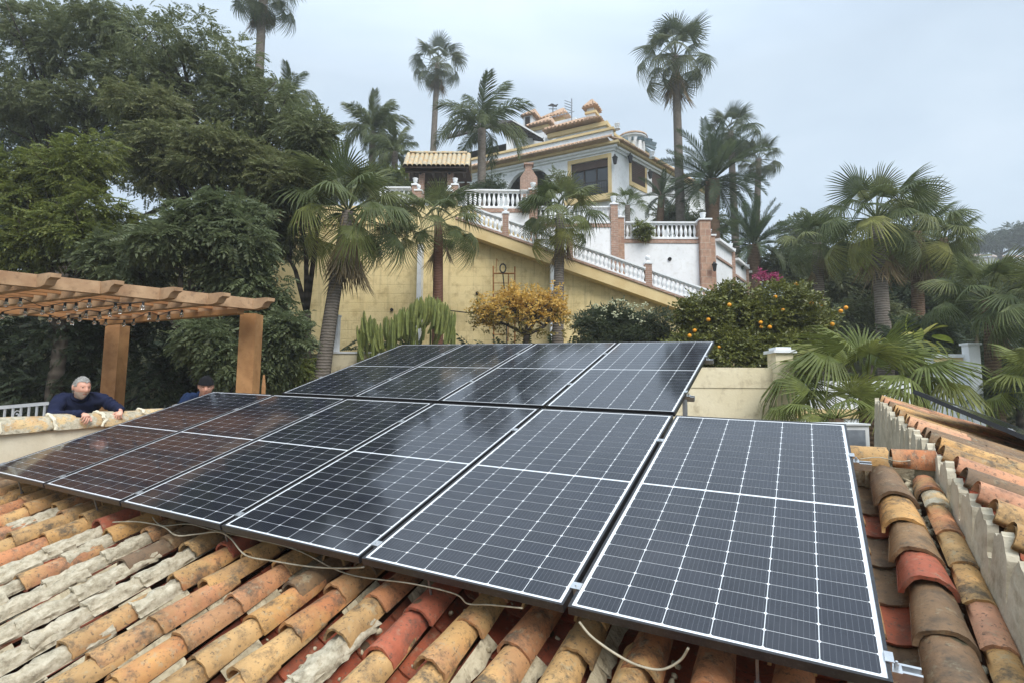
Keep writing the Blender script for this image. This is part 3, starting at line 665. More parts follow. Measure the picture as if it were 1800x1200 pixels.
for px, py, lb in ((839, 516, 'dark drain hole in the yellow wall left of the rusty frame'), (689, 545, 'dark drain hole in the yellow wall above the cactus'), (552, 381, 'dark drain hole high in the yellow wall by the big palm crown')):
    p = at(px, py, YW); o = MB().tube([p + Vector((0, .02, 0)), p + Vector((0, -.06, 0))], .055, 10).build('drain_pipe', m_hole); tag(o, lb, 'drain pipe', 'drain holes in the yellow wall')
m_stain = simple('rust_streak', S(206, 172, 112), S(186, 144, 86), 5, .95, 0)
# rusty scaffold frame leaning on the wall
m_rust = simple('rusty_steel', S(176, 120, 66), S(128, 84, 50), 12, .75, .2, .003, 60)
lad = tag(empty('scaffold_frame', at(888, 560, 17.7)), 'rusty scaffold frame standing against the yellow wall', 'scaffold'); lo = Vector(lad.location)
def lp(px, py, Y=17.75): return at(px, py, Y) - lo
for x0, y0, x1 in ((867, 468, 868), (905, 469, 905)): MB().tube([lp(x0, y0), lp(x1, 610)], .028, 6).build('upright', m_rust, lad)
MB().tube([lp(867, 481), lp(905, 481)], .026, 6).build('crossbar', m_rust, lad)
MB().tube([lp(894, 481), lp(893, 600)], .02, 6).build('upright', m_rust, lad)
for k in range(7): MB().tube([lp(867, 498 + 18 * k), lp(893, 498 + 18 * k)], .014, 5).build('rung', m_rust, lad)
MB().tube([lp(872, 480), lp(873, 455), lp(876, 460)], .012, 5).build('hook', m_rust, lad)
o = tag(MB().tube([at(884, 482, 17.6), at(890, 540, 17.6), at(891, 610, 17.6)], .022, 6).build('pole', m_dark_iron), 'thin dark pole standing in front of the rusty scaffold frame', 'pole')
mb = MB(); 
for k in range(5): mb.tube([at(884, 472, 17.62) + Vector((.10 * math.cos(a + .7 * k), .02 * k - .04, .15 * math.sin(a + .7 * k))) for a in np.linspace(0, 5.6, 9)], .022, 5)
tag(mb.build('hose_coil', m_dark_iron), 'dark coil of hose hung on top of the rusty frame', 'hose')
cable([at(790, 546, 18.28), at(815, 549, 18.22), at(840, 552, 18.2), at(870, 553, 18.25)], 'thin dark wire sagging along the yellow wall by the cactus', .02, m_dark_iron, 'wires on the yellow wall')
br = cable([at(500, 400, 16.5), at(530, 392, 16.8), at(548, 378, 17.2), at(560, 370, 17.6)], 'bare brown branch reaching across the yellow wall', .03, simple('bark_brown', S(96, 74, 56), S(70, 54, 42), 9, .9, .4), 'branches'); br.name = 'bare_branch'; br['category'] = 'branch'; del br['group']

BALP = [(.050, 0), (.050, .03), (.036, .05), (.030, .08), (.046, .14), (.060, .20), (.062, .25), (.050, .31), (.036, .37), (.028, .43), (.034, .46), (.046, .475), (.046, .50)]
BAL = MB().lathe(BALP, n=8).mesh('baluster', m_bal, True)
URN = [(.14, 0), (.14, .035), (.07, .06), (.05, .09), (.09, .13), (.115, .19), (.10, .24), (.135, .29), (.135, .31), (.09, .30)]
BALL = [(.15, 0), (.15, .03), (.09, .05), (.05, .08), (.05, .10), (.08, .12), (.10, .17), (.105, .21), (.09, .26), (.05, .295), (.01, .31)]
def balustrade(label, A, B, h, n, mat=None, group='white balustrades', ringed=False):
    A, B = Vector(A), Vector(B); r = tag(empty('balustrade', A), label, 'balustrade', group)
    d = B - A; up = Vector((0, 0, 1))
    MB().bar(up * .04, d + up * .04, .20, .08).build('bottom_rail', m_bal, r)
    tr = MB(); tr.bar(up * (h - .05), d + up * (h - .05), .22, .055); tr.bar(up * (h - .095), d + up * (h - .095), .15, .035); tr.build('top_rail', m_bal, r)
    for i in range(n):
        p = d * ((i + .5) / n); s_ = (h - .19) / .5
        link('baluster', BAL, r, Matrix.Translation(p + up * .075) @ Matrix.Diagonal((1.05, 1.05, s_, 1)))
    return r
def pier(label, px0, px1, ytop, ybot, Y, mat=None, fin='urn', group='brick piers of the terraces', sc=1.0, dp=None):
    a, b = at(px0, ybot, Y), at(px1, ytop, Y); w = b.x - a.x; c = Vector(((a.x + b.x) / 2, Y + (dp or w) / 2, a.z))
    r = tag(empty('brick_pier', c), label, 'pier', group); hh = b.z - a.z
    MB().box((-w/2, -(dp or w)/2, 0), (w/2, (dp or w)/2, hh)).build('shaft', mat or m_brick, r)
    MB().box((-w*.62, -(dp or w)*.62, hh + .001), (w*.62, (dp or w)*.62, hh + .06)).build('cap', m_bal, r)
    if fin: MB().lathe([(q * sc, z * sc) for q, z in (URN if fin == 'urn' else BALL)], (0, 0, hh + .061), 12).build('urn' if fin == 'urn' else 'ball_finial', m_bal, r, True)
    return r
# stair balustrades between their brick piers
def sy(px): return 413 + (px - 883) * .3515
YS = 17.98
def stairbal(p0, p1, n, lb): return balustrade(lb, at(p0, sy(p0), YS), at(p1, sy(p1), YS), .60, n, group='balustrades of the long staircase')
stairbal(812, 882, 9, 'uppermost stair balustrade, partly behind the second palm')
stairbal(895, 996, 13, 'stair balustrade behind the crown of the slim palm')
stairbal(1008, 1134, 17, 'stair balustrade above the overhang, left of the lower brick pier')
stairbal(1147, 1268, 16, 'lowest stair balustrade, running down into the orange tree')
pier('brick stair pier topped by a white ball, near the stair head', 883, 894, 376, 425, YS - .06, fin='ball', group='stair piers', sc=.8)
pier('brick stair pier hidden behind the slim palm crown', 997, 1007, 416, 462, YS - .06, fin='ball', group='stair piers', sc=.8)
pier('brick stair pier topped by a white ball, halfway down by the white wall', 1135, 1146, 464, 510, YS - .06, fin='ball', group='stair piers', sc=.85)
pier('lowest stair pier with a white ball, rising out of the orange tree', 1270, 1291, 513, 560, YS - .06, mat=m_wpaint, fin='ball', group='stair piers', sc=.85)
# upper left terrace
YT = 19.55
def terrace(name, label, pix, Y, depth, mat): return wallpoly(name, label, 'wall', pix, Y, depth, mat)
tw1 = terrace('terrace_wall', 'white terrace wall under the upper left balustrade, above the stair', [(560, 374), (942, 374), (942, 470), (812, 420), (812, 395), (560, 395)], YT, 4.5, m_wpaint)
tw2 = terrace('terrace_wall', 'white terrace wall behind the slim palm, below the middle balustrade', [(944, 400), (1075, 400), (1075, 520), (944, 470)], YT + .1, 4.2, m_wpaint)
tw = terrace('terrace_wall', 'tall white terrace wall with a round drain hole, right of the staircase', [(1096, 428), (1236, 429), (1236, 570), (1096, 520)], 20.2, 4.0, m_wpaint)
for px0, px1, y0, y1, Y, tp in ((812, 942, 368, 373.5, YT, tw1), (944, 1075, 395, 399.5, YT + .1, tw2), (1096, 1236, 422.5, 427.5, 20.2, tw)):
    a, b = at(px0, y1, Y), at(px1, y0, Y); o = MB().box((a.x, Y - .03, a.z), (b.x, Y + .3, b.z)).build('brick_course', m_brick, tp)
p = at(1177, 456, 20.2); MB().tube([p + Vector((0, .05, 0)), p + Vector((0, -.05, 0))], .07, 10).build('drain_hole', m_hole, tw)
balustrade('upper terrace balustrade right of the small tiled canopy', at(806, 367, YT + .12), at(930, 369, YT + .12), .74, 15, group='terrace balustrades')
balustrade('short terrace balustrade left of the canopy, behind the big palm', at(664, 358, YT - .1), at(722, 358, YT - .1), .62, 7, group='terrace balustrades')
balustrade('middle terrace balustrade glimpsed behind the slim palm crown', at(946, 394.5, YT + .22), at(1073, 394.5, YT + .22), .68, 15, group='terrace balustrades')
balustrade('terrace balustrade on the tall white wall, a plant hanging over it', at(1099, 421.5, 20.32), at(1233, 422, 20.32), .70, 17, group='terrace balustrades')
pier('brick pier with a white urn left of the canopy', 723, 734, 326, 372, YT - .1, sc=.75)
pier('brick pier with a white urn right of the canopy, where the balustrade starts', 793, 805, 326, 380, YT - .1, sc=.75)
pier('low pier with a white ball at the left of the stair head', 728, 741, 336, 380, YT - .5, fin='ball', sc=.72)
pier('low pier with a white ball at the right of the stair head', 782, 795, 337, 390, YT - .5, fin='ball', sc=.72)
pier('brick pier with a white urn in the middle of the upper terrace', 930, 944, 334, 470, YT - .02, sc=.8)
pier('tall brick pier with a white urn between middle and right terraces', 1075, 1086, 360, 480, YT + .05, sc=.9)
pier('stepped stone pier with a white urn left of the tall white wall', 1086, 1097, 383, 500, 20.1, mat=m_stone, sc=.8)
pr = pier('tall stone pier with a white urn and a lantern, right of the white wall', 1235, 1249, 387, 560, 20.0, mat=m_stone, sc=.9, dp=.45)
pier('lower stone pier with a white urn behind the lantern pier', 1246, 1257, 415, 560, 20.5, mat=m_stone, sc=.75)
def lantern(label, px, py, Y, s=1.0, side=-1):
    c = at(px, py, Y); r = tag(empty('wall_lantern', c), label, 'lantern', 'dark wall lanterns')
    MB().lathe([(.02*s, -.16*s), (.05*s, -.14*s), (.085*s, .06*s), (.10*s, .075*s), (.05*s, .12*s), (.01*s, .17*s)], n=6).build('lamp_body', m_dark_iron, r)
    MB().tube([(0, 0, .14*s), (0, .09, .18*s), (0, .16, .05*s)], .014, 5).build('bracket', m_dark_iron, r); return r
lantern('dark lantern on the tall stone pier above the orange tree', 1256, 469, 19.8, 1.1)
# right-hand flank: white parapets stepping back and down
def flank(a, b, ya, yb, h, lb):
    A, B = at(*a), at(*b); d = B - A; nn = Vector((-d.y, d.x, 0)).normalized()
    r = tag(empty('flank_wall', A), lb, 'wall', 'white flank walls')
    MB().prism([Vector((0, 0, 0)), d, Vector((d.x, d.y, -4.5)), Vector((0, 0, -4.5))], nn * .25).build('wall_body', m_wpaint, r)
    MB().bar(Vector((0, 0, .04)), d + Vector((0, 0, .04)), .34, .1).build('coping', m_bal, r)
    MB().bar(Vector((0, 0, -.62)) - nn * .02, d + Vector((0, 0, -.62)) - nn * .02, .06, .09).build('brick_course', m_brick, r)
flank((1258, 424, 20.5), (1286, 444, 22.0), 0, 0, 0, 'first white flank wall stepping down right of the lantern pier')
flank((1291, 458, 22.2), (1311, 474, 23.6), 0, 0, 0, 'second white flank wall stepping down behind the orange tree')
flank((1314, 480, 23.8), (1334, 495, 25.2), 0, 0, 0, 'lowest white flank wall beside the pink flowers')
pier('slim pier with a white urn between the flank walls', 1284, 1292, 440, 520, 22.0, sc=.75)
pier('last slim pier with a white urn by the pink flowers', 1308, 1316, 468, 520, 23.6, sc=.75)

# ------------------------------------------------------------------ small tiled canopy on the terrace
gzb = tag(empty('canopy', at(766, 372, 20.6)), 'small tiled canopy on two brick columns beside the terrace', 'canopy'); go = Vector(gzb.location)
def gp(px, py, Y): return at(px, py, Y) - go
m_wood_d = simple('dark_stained_timber', S(62, 48, 38), S(44, 34, 28), 5, .7, .3, .006, 30)
for x0, x1 in ((734.5, 745.5), (785, 796)):
    a, b = gp(x0, 378, 20.3), gp(x1, 290, 20.3); MB().box((a.x, a.y, a.z), (b.x, a.y + .24, b.z)).build('column', m_brick, gzb)
a, b = gp(712, 302, 20.1), gp(820, 296, 20.1)
MB().box((a.x, a.y, a.z), (b.x, a.y + .14, a.z + .17)).build('beam', m_wood_d, gzb)
MB().box((a.x, a.y + 1.5, a.z), (b.x, a.y + 1.64, a.z + .17)).build('beam', m_wood_d, gzb)
for i in range(6):
    x = a.x + .1 + (b.x - a.x - .3) * i / 5; MB().box((x, a.y - .15, a.z + .171), (x + .09, a.y + 1.8, a.z + .26)).build('rafter', m_wood_d, gzb)
e0, e1 = gp(708, 294, 19.9), gp(825, 295, 19.9); rdz, rdy = .76, .66
MB().prism([e0 + Vector((0, 0, -.03)), e1 + Vector((0, 0, -.03)), e1 + Vector((-.2, rdy, rdz)), e0 + Vector((.2, rdy, rdz))], (0, 0, .05)).build('roof_board', m_wood_d, gzb)
MB().prism([e0 + Vector((.2, rdy, rdz)), e1 + Vector((-.2, rdy, rdz)), e1 + Vector((0, 2 * rdy, -.03)), e0 + Vector((0, 2 * rdy, -.03))], (0, 0, .05)).build('roof_board', m_wood_d, gzb)
GT = [autosmooth(barrel(1.02, .10, .09, .016, 6, 3, .006, 400 + s).mesh('roof_tile', m_cope)) for s in range(3)]
nT = 14; sl = math.atan2(rdz, rdy)
for i in range(nT):
    for sgn in (0, 1):
        p = e0.lerp(e1, (i + .5) / nT) + Vector((0, 0, .04))
        M = Matrix.Translation(p) @ Matrix.Rotation(sl, 4, 'X') if not sgn else Matrix.Translation(p + Vector((0, 2 * rdy, 0))) @ Matrix.Rotation(math.pi, 4, 'Z') @ Matrix.Rotation(sl, 4, 'X')
        link('roof_tile', GT[i % 3], gzb, M)
o = autosmooth(barrel(1.9, .12, .12, .02, 7, 6, .006, 410).mesh('ridge_tile', m_cope)); link('ridge_tile', o, gzb, Matrix.Translation(e1 + Vector((-.15, rdy, rdz + .06))) @ Matrix.Rotation(R(90), 4, 'Z') @ Matrix.Scale((e1.x - e0.x - .3) / 1.9, 4, (0, 1, 0)))
lantern('dark lantern on the left brick column of the canopy', 739, 301, 20.2, .9); lantern('dark lantern on the right brick column of the canopy', 790, 301, 20.2, .9)

# ------------------------------------------------------------------ villa on the hill
VP = at(1079, 300, 32.0); VL = at(800, 315, 37.2); VR = at(1172, 320, 36.4)
u = Vector((VL.x - VP.x, VL.y - VP.y, 0)).normalized(); w_ = Vector((VR.x - VP.x, VR.y - VP.y, 0)).normalized()
nu = Vector((-u.y, u.x, 0)); nu = nu if nu.y > 0 else -nu         # into the house from the front face
villa = tag(empty('villa', Vector((VP.x, VP.y, gz(VP.x, VP.y + 2)))), 'white and yellow villa with tiled eaves on top of the hill', 'house'); vo = Vector(villa.location)
def fr(px, py, b=0.0):                          # pixel on the plane parallel to the front face, b metres behind it
    P = VP + nu * b; s, z = hit(px, py, (P.x, P.y), (P.x + u.x, P.y + u.y)); return P.xy.to_3d() + u * s + Vector((0, 0, z)) - vo
def rt(px, py, b=0.0):                          # pixel on the right-hand face
    nr = Vector((w_.y, -w_.x, 0)); nr = nr if nr.x < 0 else -nr
    P = VP + nr * b; s, z = hit(px, py, (P.x, P.y), (P.x + w_.x, P.y + w_.y)); return P.xy.to_3d() + w_ * s + Vector((0, 0, z)) - vo
m_rtile = simple('villa_roof_tile', S(196, 168, 142), S(172, 140, 114), 3, .85, .4, .02, 14, dirt=S(96, 80, 66), dirt_amt=.6)
zg = -.3; nrv = Vector((w_.y, -w_.x, 0)); nrv = nrv if nrv.x < 0 else -nrv
def fpoly(pix, b, ext, mat, nm): return MB().prism([fr(px, py, b) for px, py in pix], nu * ext).build(nm, mat, villa)
def rpoly(pix, b, ext, mat, nm): return MB().prism([rt(px, py, b) for px, py in pix], nrv * ext).build(nm, mat, villa)
m_glass = newmat('window_glass'); gp_ = m_glass[4]; gp_.inputs['Base Color'].default_value = (.02, .024, .028, 1); gp_.inputs['Roughness'].default_value = .04; gp_.inputs['Specular IOR Level'].default_value = .8; m_glass = m_glass[0]
m_shut = simple('brown_roller_shutter', S(82, 62, 50), S(66, 50, 42), 8, .6, .3, .01, 60)
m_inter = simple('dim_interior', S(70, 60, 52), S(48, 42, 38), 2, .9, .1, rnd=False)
zt = fr(1079, 262).z
# walls with real openings: front wall pieces around window and arches
zW = zt
def fa(px): return (fr(px, 300) - fr(1079, 300)).dot(u)            # metres along the front from the corner
def vb(a0, a1, z0, z1, b0, b1, mat, nm):
    P = VP - vo; P = Vector((P.x, P.y, 0)); pts = [P + u * a0 + nu * b0 + Vector((0, 0, z0)), P + u * a1 + nu * b0 + Vector((0, 0, z0)), P + u * a1 + nu * b0 + Vector((0, 0, z1)), P + u * a0 + nu * b0 + Vector((0, 0, z1))]
    return MB().prism(pts, nu * (b1 - b0)).build(nm, mat, villa)
w0, w1 = fa(1069), fa(1004); wz0, wz1 = fr(1036, 346).z, fr(1036, 284).z
a0, a1, az = fa(970), fa(890), fr(930, 299).z; b0_, b1_, bz = fa(878), fa(818), fr(848, 316).z
LEN = fa(700)
def archpiece(s0, s1, ztop, sag=.5):             # wall piece above an arch opening
    P = VP - vo; P = Vector((P.x, P.y, 0)); n = 10; pts = []
    for i in range(n + 1):
        t = i / n; x = s0 + (s1 - s0) * t; e_ = (abs(2 * t - 1)) ** 3.0; pts.append(P + u * x + Vector((0, 0, ztop - sag * e_ * 1.6)))
    pts += [P + u * s1 + Vector((0, 0, zW)), P + u * s0 + Vector((0, 0, zW))]
    return MB().prism(pts, nu * .35).build('wall', m_wpaint, villa)
vb(0, w0, zg - 3, zW, 0, .3, m_wpaint, 'wall'); vb(w0, w1, zg - 3, wz0, 0, .3, m_wpaint, 'wall'); vb(w0, w1, wz1, zW, 0, .3, m_wpaint, 'wall')
vb(w1, a0, zg - 3, zW, 0, .3, m_wpaint, 'wall'); archpiece(a0, a1, az, .7); vb(a1, b0_, zg - 3, zW, 0, .3, m_wpaint, 'wall'); archpiece(b0_, b1_, bz, .6); vb(b1_, LEN, zg - 3, zW, 0, .3, m_wpaint, 'wall')
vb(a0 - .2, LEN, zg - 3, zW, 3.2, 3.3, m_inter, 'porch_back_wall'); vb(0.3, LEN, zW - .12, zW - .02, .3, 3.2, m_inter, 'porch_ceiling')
for k in range(5): vb(a0 + .3 + k * .7, a0 + .42 + k * .7, zW - .32, zW - .12, .35, 3.2, m_wood_d, 'ceiling_beam')
# big front window: yellow surround, shutter box, glass with bars, little balcony
for args in ((w0 - .22, w0, wz0 - .35, wz1 + .25), (w1, w1 + .22, wz0 - .35, wz1 + .25), (w0, w1, wz1, wz1 + .25), (w0 - .3, w1 + .3, wz0 - .45, wz0 - .0)): vb(*args, -.05, .01, m_yel2, 'window_surround')
wf = vb(w0, w1, wz0, wz1, .2, .25, m_glass, 'window')
zs = fr(1036, 297).z
vb(w0, w1, zs, wz1, .08, .18, m_shut, 'shutter')
for t in (0, .33, .66, 1): x = w0 + (w1 - w0) * t; vb(x - .04, x + .04, wz0, zs, .14, .2, m_wood_d, 'window_frame')
zb = fr(1036, 326).z; bl = MB()
P = VP - vo; P = Vector((P.x, P.y, 0))
for i in range(22): x = w0 + .05 + (w1 - w0 - .1) * i / 21; bl.bar(P + u * x - nu * .35 + Vector((0, 0, wz0 - .1)), P + u * x - nu * .35 + Vector((0, 0, zb)), .03, .03)
bl.bar(P + u * w0 - nu * .35 + Vector((0, 0, zb)), P + u * w1 - nu * .35 + Vector((0, 0, zb)), .05, .05); bl.bar(P + u * w0 - nu * .35 + Vector((0, 0, wz0 - .08)), P + u * w1 - nu * .35 + Vector((0, 0, wz0 - .08)), .05, .05)
bl.build('balcony_railing', m_dark_iron, villa)
vb(w0 - .3, w1 + .3, wz0 - .5, wz0 - .13, -.45, -.055, m_yel2, 'balcony_slab')
# right-hand face with shuttered windows
RL = 13.0; Q = Vector((P.x, P.y, 0)); base = lambda s, z, off=0: Q + w_ * s + nrv * off + Vector((0, 0, z))
def rb(s0, s1, z0, z1, o0, o1, mat, nm): return MB().prism([base(s0, z0, o0), base(s1, z0, o0), base(s1, z1, o0), base(s0, z1, o0)], nrv * (o1 - o0)).build(nm, mat, villa)
rb(.02, RL, zg - 3, zW, 0, .3, m_wpaint, 'wall')
def ra(px, py): v = rt(px, py) - Q; return Vector((v.x, v.y, 0)).dot(w_)
s0, s1 = ra(1109, 310), ra(1133, 315); zz1, zz0 = rt(1112, 284).z, rt(1120, 325).z
for q in ((s0 - .2, s1 + .2, zz0 - .3, zz0), (s0 - .2, s0, zz0, zz1), (s1, s1 + .2, zz0, zz1)): rb(*q, -.06, -.003, m_yel2, 'window_surround')
rb(s0, s1, zz0, zz1, -.03, -.004, m_shut, 'shutter')
for k in range(11): rb(s0, s1, zz0 + (zz1 - zz0) * (k + .1) / 11, zz0 + (zz1 - zz0) * (k + .8) / 11, -.05, -.031, m_shut, 'shutter_slat')
s2 = ra(1146, 330); rb(s2, s2 + 1.6, zz0, zz1, -.03, -.004, m_shut, 'shutter')
# cornice bands, eave of tiles
for dz, o_, mt in ((.02, .12, m_wpaint), (.16, .26, m_wpaint), (.34, .42, m_yel2)):
    vb(-o_, LEN, zW + dz - .14, zW + dz, -o_, .2, mt, 'cornice'); rb(.21, RL, zW + dz - .139, zW + dz - .001, -o_, .2, mt, 'cornice')
ev = MB()
def eave(org, dr, outn, L_, z):
    n = int(L_ / .26); rr = []
    for i in range(n):
        c = org + dr * ((i + .5) * .26) + outn * .62 + Vector((0, 0, z)); k = 6; o = len(ev.v)
        for (off, zz, rad) in ((0, 0, .105), (-1.1, .62, .09)):
            for q in range(k + 1):
                a = math.pi * q / k; ev.v.append(tuple(c + outn * off + dr * (rad * math.cos(a)) + Vector((0, 0, zz + rad * math.sin(a)))))
        for q in range(k): ev.f.append((o + q, o + q + 1, o + k + 2 + q, o + k + 1 + q)); ev.m.append(0)
        ev.f.append(tuple(o + q for q in range(k + 1))); ev.m.append(0)
    ev.add([org + outn * .60 + Vector((0, 0, z - .01)), org + dr * L_ + outn * .60 + Vector((0, 0, z - .01)), org + dr * L_ - outn * .5 + Vector((0, 0, z + .61)), org - outn * .5 + Vector((0, 0, z + .61))], [(0, 1, 2, 3)])
    ev.add([org + outn * .60 + Vector((0, 0, z - .012)), org + dr * L_ + outn * .60 + Vector((0, 0, z - .012)), org + dr * L_ - outn * .3 + Vector((0, 0, z - .012)), org - outn * .3 + Vector((0, 0, z - .012))], [(3, 2, 1, 0)])
eave(Q - w_ * .3, u, -nu, LEN, zW + .37); eave(Q, w_, -nrv, RL, zW + .37); ev.build('roof', m_rtile, villa, fix=False)
# parapet of the roof terrace, upper storey
pz1 = fr(1079, 228, 1.2).z
vb(.4, LEN, zW + .3, pz1, 1.2, 1.5, m_wpaint, 'roof_parapet'); vb(.3, LEN, pz1 + .001, pz1 + .16, 1.1, 1.6, m_yel2, 'parapet_coping')
rb(1.6, RL, zW + .3, pz1 - .002, 1.2, 1.5, m_wpaint, 'roof_parapet'); rb(1.62, RL, pz1 + .002, pz1 + .158, 1.1, 1.6, m_yel2, 'parapet_coping')
def ub(px0, px1, ytop, ybot, b0, b1, mat, nm):
    s0_, s1_ = sorted((fr(px0, 250, b0).xy.to_3d().dot(u), fr(px1, 250, b0).xy.to_3d().dot(u))); o0 = Q.dot(u) + nu.dot(u) * b0
    pm = (px0 + px1) / 2; return vb(s0_ - o0, s1_ - o0, fr(pm, ybot, b0).z, fr(pm, ytop, b0).z, b0, b1, mat, nm)
ub(1066, 958, 231, 262, 3.5, 8, m_wpaint, 'upper_wall')
ub(1068, 962, 224, 231, 3.3, 8.2, m_yel2, 'cornice')
def hip(px0, px1, ye, yr, b0, b1, nm='upper_roof', over=.3):      # hipped tile roof with a scalloped eave
    s0_, s1_ = sorted((fr(px0, 250, b0).xy.to_3d().dot(u), fr(px1, 250, b0).xy.to_3d().dot(u))); o0 = Q.dot(u) + nu.dot(u) * b0; s0_ -= o0; s1_ -= o0
    pm = (px0 + px1) / 2; z0, z1 = fr(pm, ye, b0).z, fr(pm, yr, (b0 + b1) / 2).z; mid = (b0 + b1) / 2; iw = min((s1_ - s0_) * .45, (b1 - b0) * .5)
    f = lambda s, b, z: Q + u * s + nu * b + Vector((0, 0, z)); mb = MB()
    A, B, C, D = f(s0_ - over, b0 - over, z0), f(s1_ + over, b0 - over, z0), f(s1_ + over, b1 + over, z0), f(s0_ - over, b1 + over, z0); E_, G_ = f(s0_ + iw, mid, z1), f(s1_ - iw, mid, z1)
    mb.add([A, B, C, D, E_, G_], [(0, 1, 5, 4), (2, 3, 4, 5), (1, 2, 5), (3, 0, 4), (0, 3, 2, 1)])
    for a_, b_, c_, d_ in ((A, B, E_, G_), (D, A, E_, E_), (B, C, G_, G_)):
        n = max(2, int((b_ - a_).length / .27))
        for i in range(n):
            t = (i + .5) / n; p = a_.lerp(b_, t); q = c_.lerp(d_, t); q = p.lerp(q, .96); mb.tube([p + Vector((0, 0, .03)), q + Vector((0, 0, .04))], [.10, .08 if c_ != d_ else .03], 6)
    return mb.build(nm, m_rtile, villa)
hip(1050, 963, 221, 214, 3.2, 8.2)
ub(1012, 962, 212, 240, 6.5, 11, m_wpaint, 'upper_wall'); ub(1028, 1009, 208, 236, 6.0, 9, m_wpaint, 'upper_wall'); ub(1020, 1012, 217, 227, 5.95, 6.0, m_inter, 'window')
ub(963, 931, 226, 246, 5.5, 10, m_wpaint, 'upper_wall'); ub(964, 930, 222, 227, 5.3, 10.2, m_yel2, 'cornice'); hip(962, 931, 221, 212, 5.3, 10)
ub(991, 958, 207, 226, 8.5, 12, m_yel2, 'upper_wall'); hip(992, 956, 207, 196, 8.3, 12.2)
tw_ = ub(935, 920, 203, 240, 7.0, 9.5, m_wpaint, 'tower_wall'); ub(931, 923, 206, 221, 6.95, 7.0, m_inter, 'tower_window'); hip(936, 919, 203, 197, 6.9, 9.6, 'tower_roof', .15)
ub(968, 900, 238, 300, 4.4, 4.7, m_wpaint, 'upper_wall')
# chimney
ch_ = ub(1046, 1030, 196, 226, 5.0, 5.9, m_wpaint, 'chimney'); ub(1048, 1028, 195, 199, 4.9, 6.0, m_yel2, 'chimney_band'); ub(1044, 1032, 187, 196, 5.1, 5.8, m_wpaint, 'chimney_vent'); hip(1047, 1027, 188, 178, 4.9, 6.0, 'chimney_roof', .12)
# timber canopy on the roof terrace, held on a white column
tc_ = [fr(955, 247, 3.0), fr(902, 216, 3.0), fr(858, 214, 7.0), fr(905, 240, 7.5)]
MB().prism(tc_, (0, 0, .18)).build('canopy_roof', m_wood_d, villa)
tl_ = [fr(902, 216, 3.0), fr(785, 246, 3.2), fr(790, 240, 7.0), fr(858, 214, 7.0)]
MB().prism(tl_, (0, 0, .16)).build('canopy_roof', m_wood_d, villa)
for k in range(7): p = tc_[0].lerp(tc_[1], k / 6); q = tc_[3].lerp(tc_[2], k / 6); MB().bar(p + Vector((0, 0, -.06)), q + Vector((0, 0, -.06)), .08, .12).build('canopy_rafter', m_wood_d, villa)
MB().bar(tc_[0] + Vector((0, 0, .16)), tc_[1] + Vector((0, 0, .16)), .16, .1).build('canopy_edge', m_wpaint, villa)
ub(899, 890, 238, 276, 2.6, 2.95, m_wpaint, 'column'); ub(900.5, 888.5, 235, 238, 2.5, 3.05, m_yel2, 'column_cap')
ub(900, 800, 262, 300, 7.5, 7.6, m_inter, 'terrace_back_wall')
# round turret with grey-blue brackets
tc0 = at(1112, 252, 36.5) - vo; m_bluegrey = simple('blue_grey_timber', S(120, 138, 146), S(96, 112, 120), 6, .7, .2)
MB().lathe([(.85, -3), (.85, .15), (1.0, .2), (1.0, .3)], tc0, 16).build('turret', m_wpaint, villa)
MB().lathe([(1.05, .31), (1.0, .42), (.5, .6), (.05, .7)], tc0, 20).build('turret_roof', m_rtile, villa)
for k in range(14):
    a = 2 * math.pi * k / 14; d = Vector((math.cos(a), math.sin(a), 0)); MB().bar(tc0 + d * .86 + Vector((0, 0, -.05)), tc0 + d * 1.6 + Vector((0, 0, -.42)), .14, .22).build('bracket', m_bluegrey, villa)
for px, py, b in ((1085, 222, 1.4), (975, 250, 1.4), (1146, 272, 1.4)): MB().lathe([(q * 1.4, z * 1.2) for q, z in URN], fr(px, py + 6, b), 8).build('roof_urn', m_bal, villa, True)
# small chimney pots of brick on the terrace
pt = tag(empty('brick_chimney', fr(929, 350, -6) + vo), 'little brick barbecue chimney in front of the villa arches', 'chimney'); ps = fr(929, 318, -6).z - fr(929, 350, -6).z
MB().box((-.45, -.4, -1.5), (.45, .4, ps)).build('stack', m_brick, pt); MB().prism([(-.45, -.4, ps + .001), (.45, -.4, ps + .001), (.2, -.4, ps + .4), (-.2, -.4, ps + .4)], (0, .8, 0)).build('shoulder', m_brick, pt); MB().box((-.18, -.16, ps + .401), (.18, .16, ps + .8)).build('flue', m_brick, pt); MB().box((-.26, -.24, ps + .801), (.26, .24, ps + .9)).build('cap', m_brick, pt)
m_galv = simple('weathered_grey_metal', S(150, 156, 164), S(120, 126, 134), 10, .5, .1)
an = tag(empty('tv_antenna', fr(1005, 226, 6.0) + vo), 'television aerial on a thin mast above the villa roof', 'antenna'); top_ = fr(1005, 174, 6.0) - fr(1005, 226, 6.0)
MB().tube([(0, 0, 0), top_], .05, 5).build('mast', m_galv, an)
mb = MB(); c = top_ * .55
for k in range(7): p = c + Vector((-.25 * k, 0, -.07 * k)); mb.tube([p + Vector((0, -.3, -.22)), p + Vector((0, .3, .22))], .022, 4)
mb.tube([c + Vector((.2, 0, .05)), c + Vector((-1.7, 0, -.47))], .028, 5); mb.build('boom', m_galv, an)
mb = MB()
for k in range(4): mb.tube([top_ * (.62 + .09 * k) + Vector((-.55, 0, .12)), top_ * (.62 + .09 * k) + Vector((.06, 0, -.1))], .03, 4)
mb.build('reflector', m_galv, an)
wv = tag(empty('weather_vane', fr(972, 201, 9.0) + vo), 'iron weather vane on the small hipped roof', 'weather vane'); hv = (fr(972, 183, 9.0) - fr(972, 201, 9.0)).z
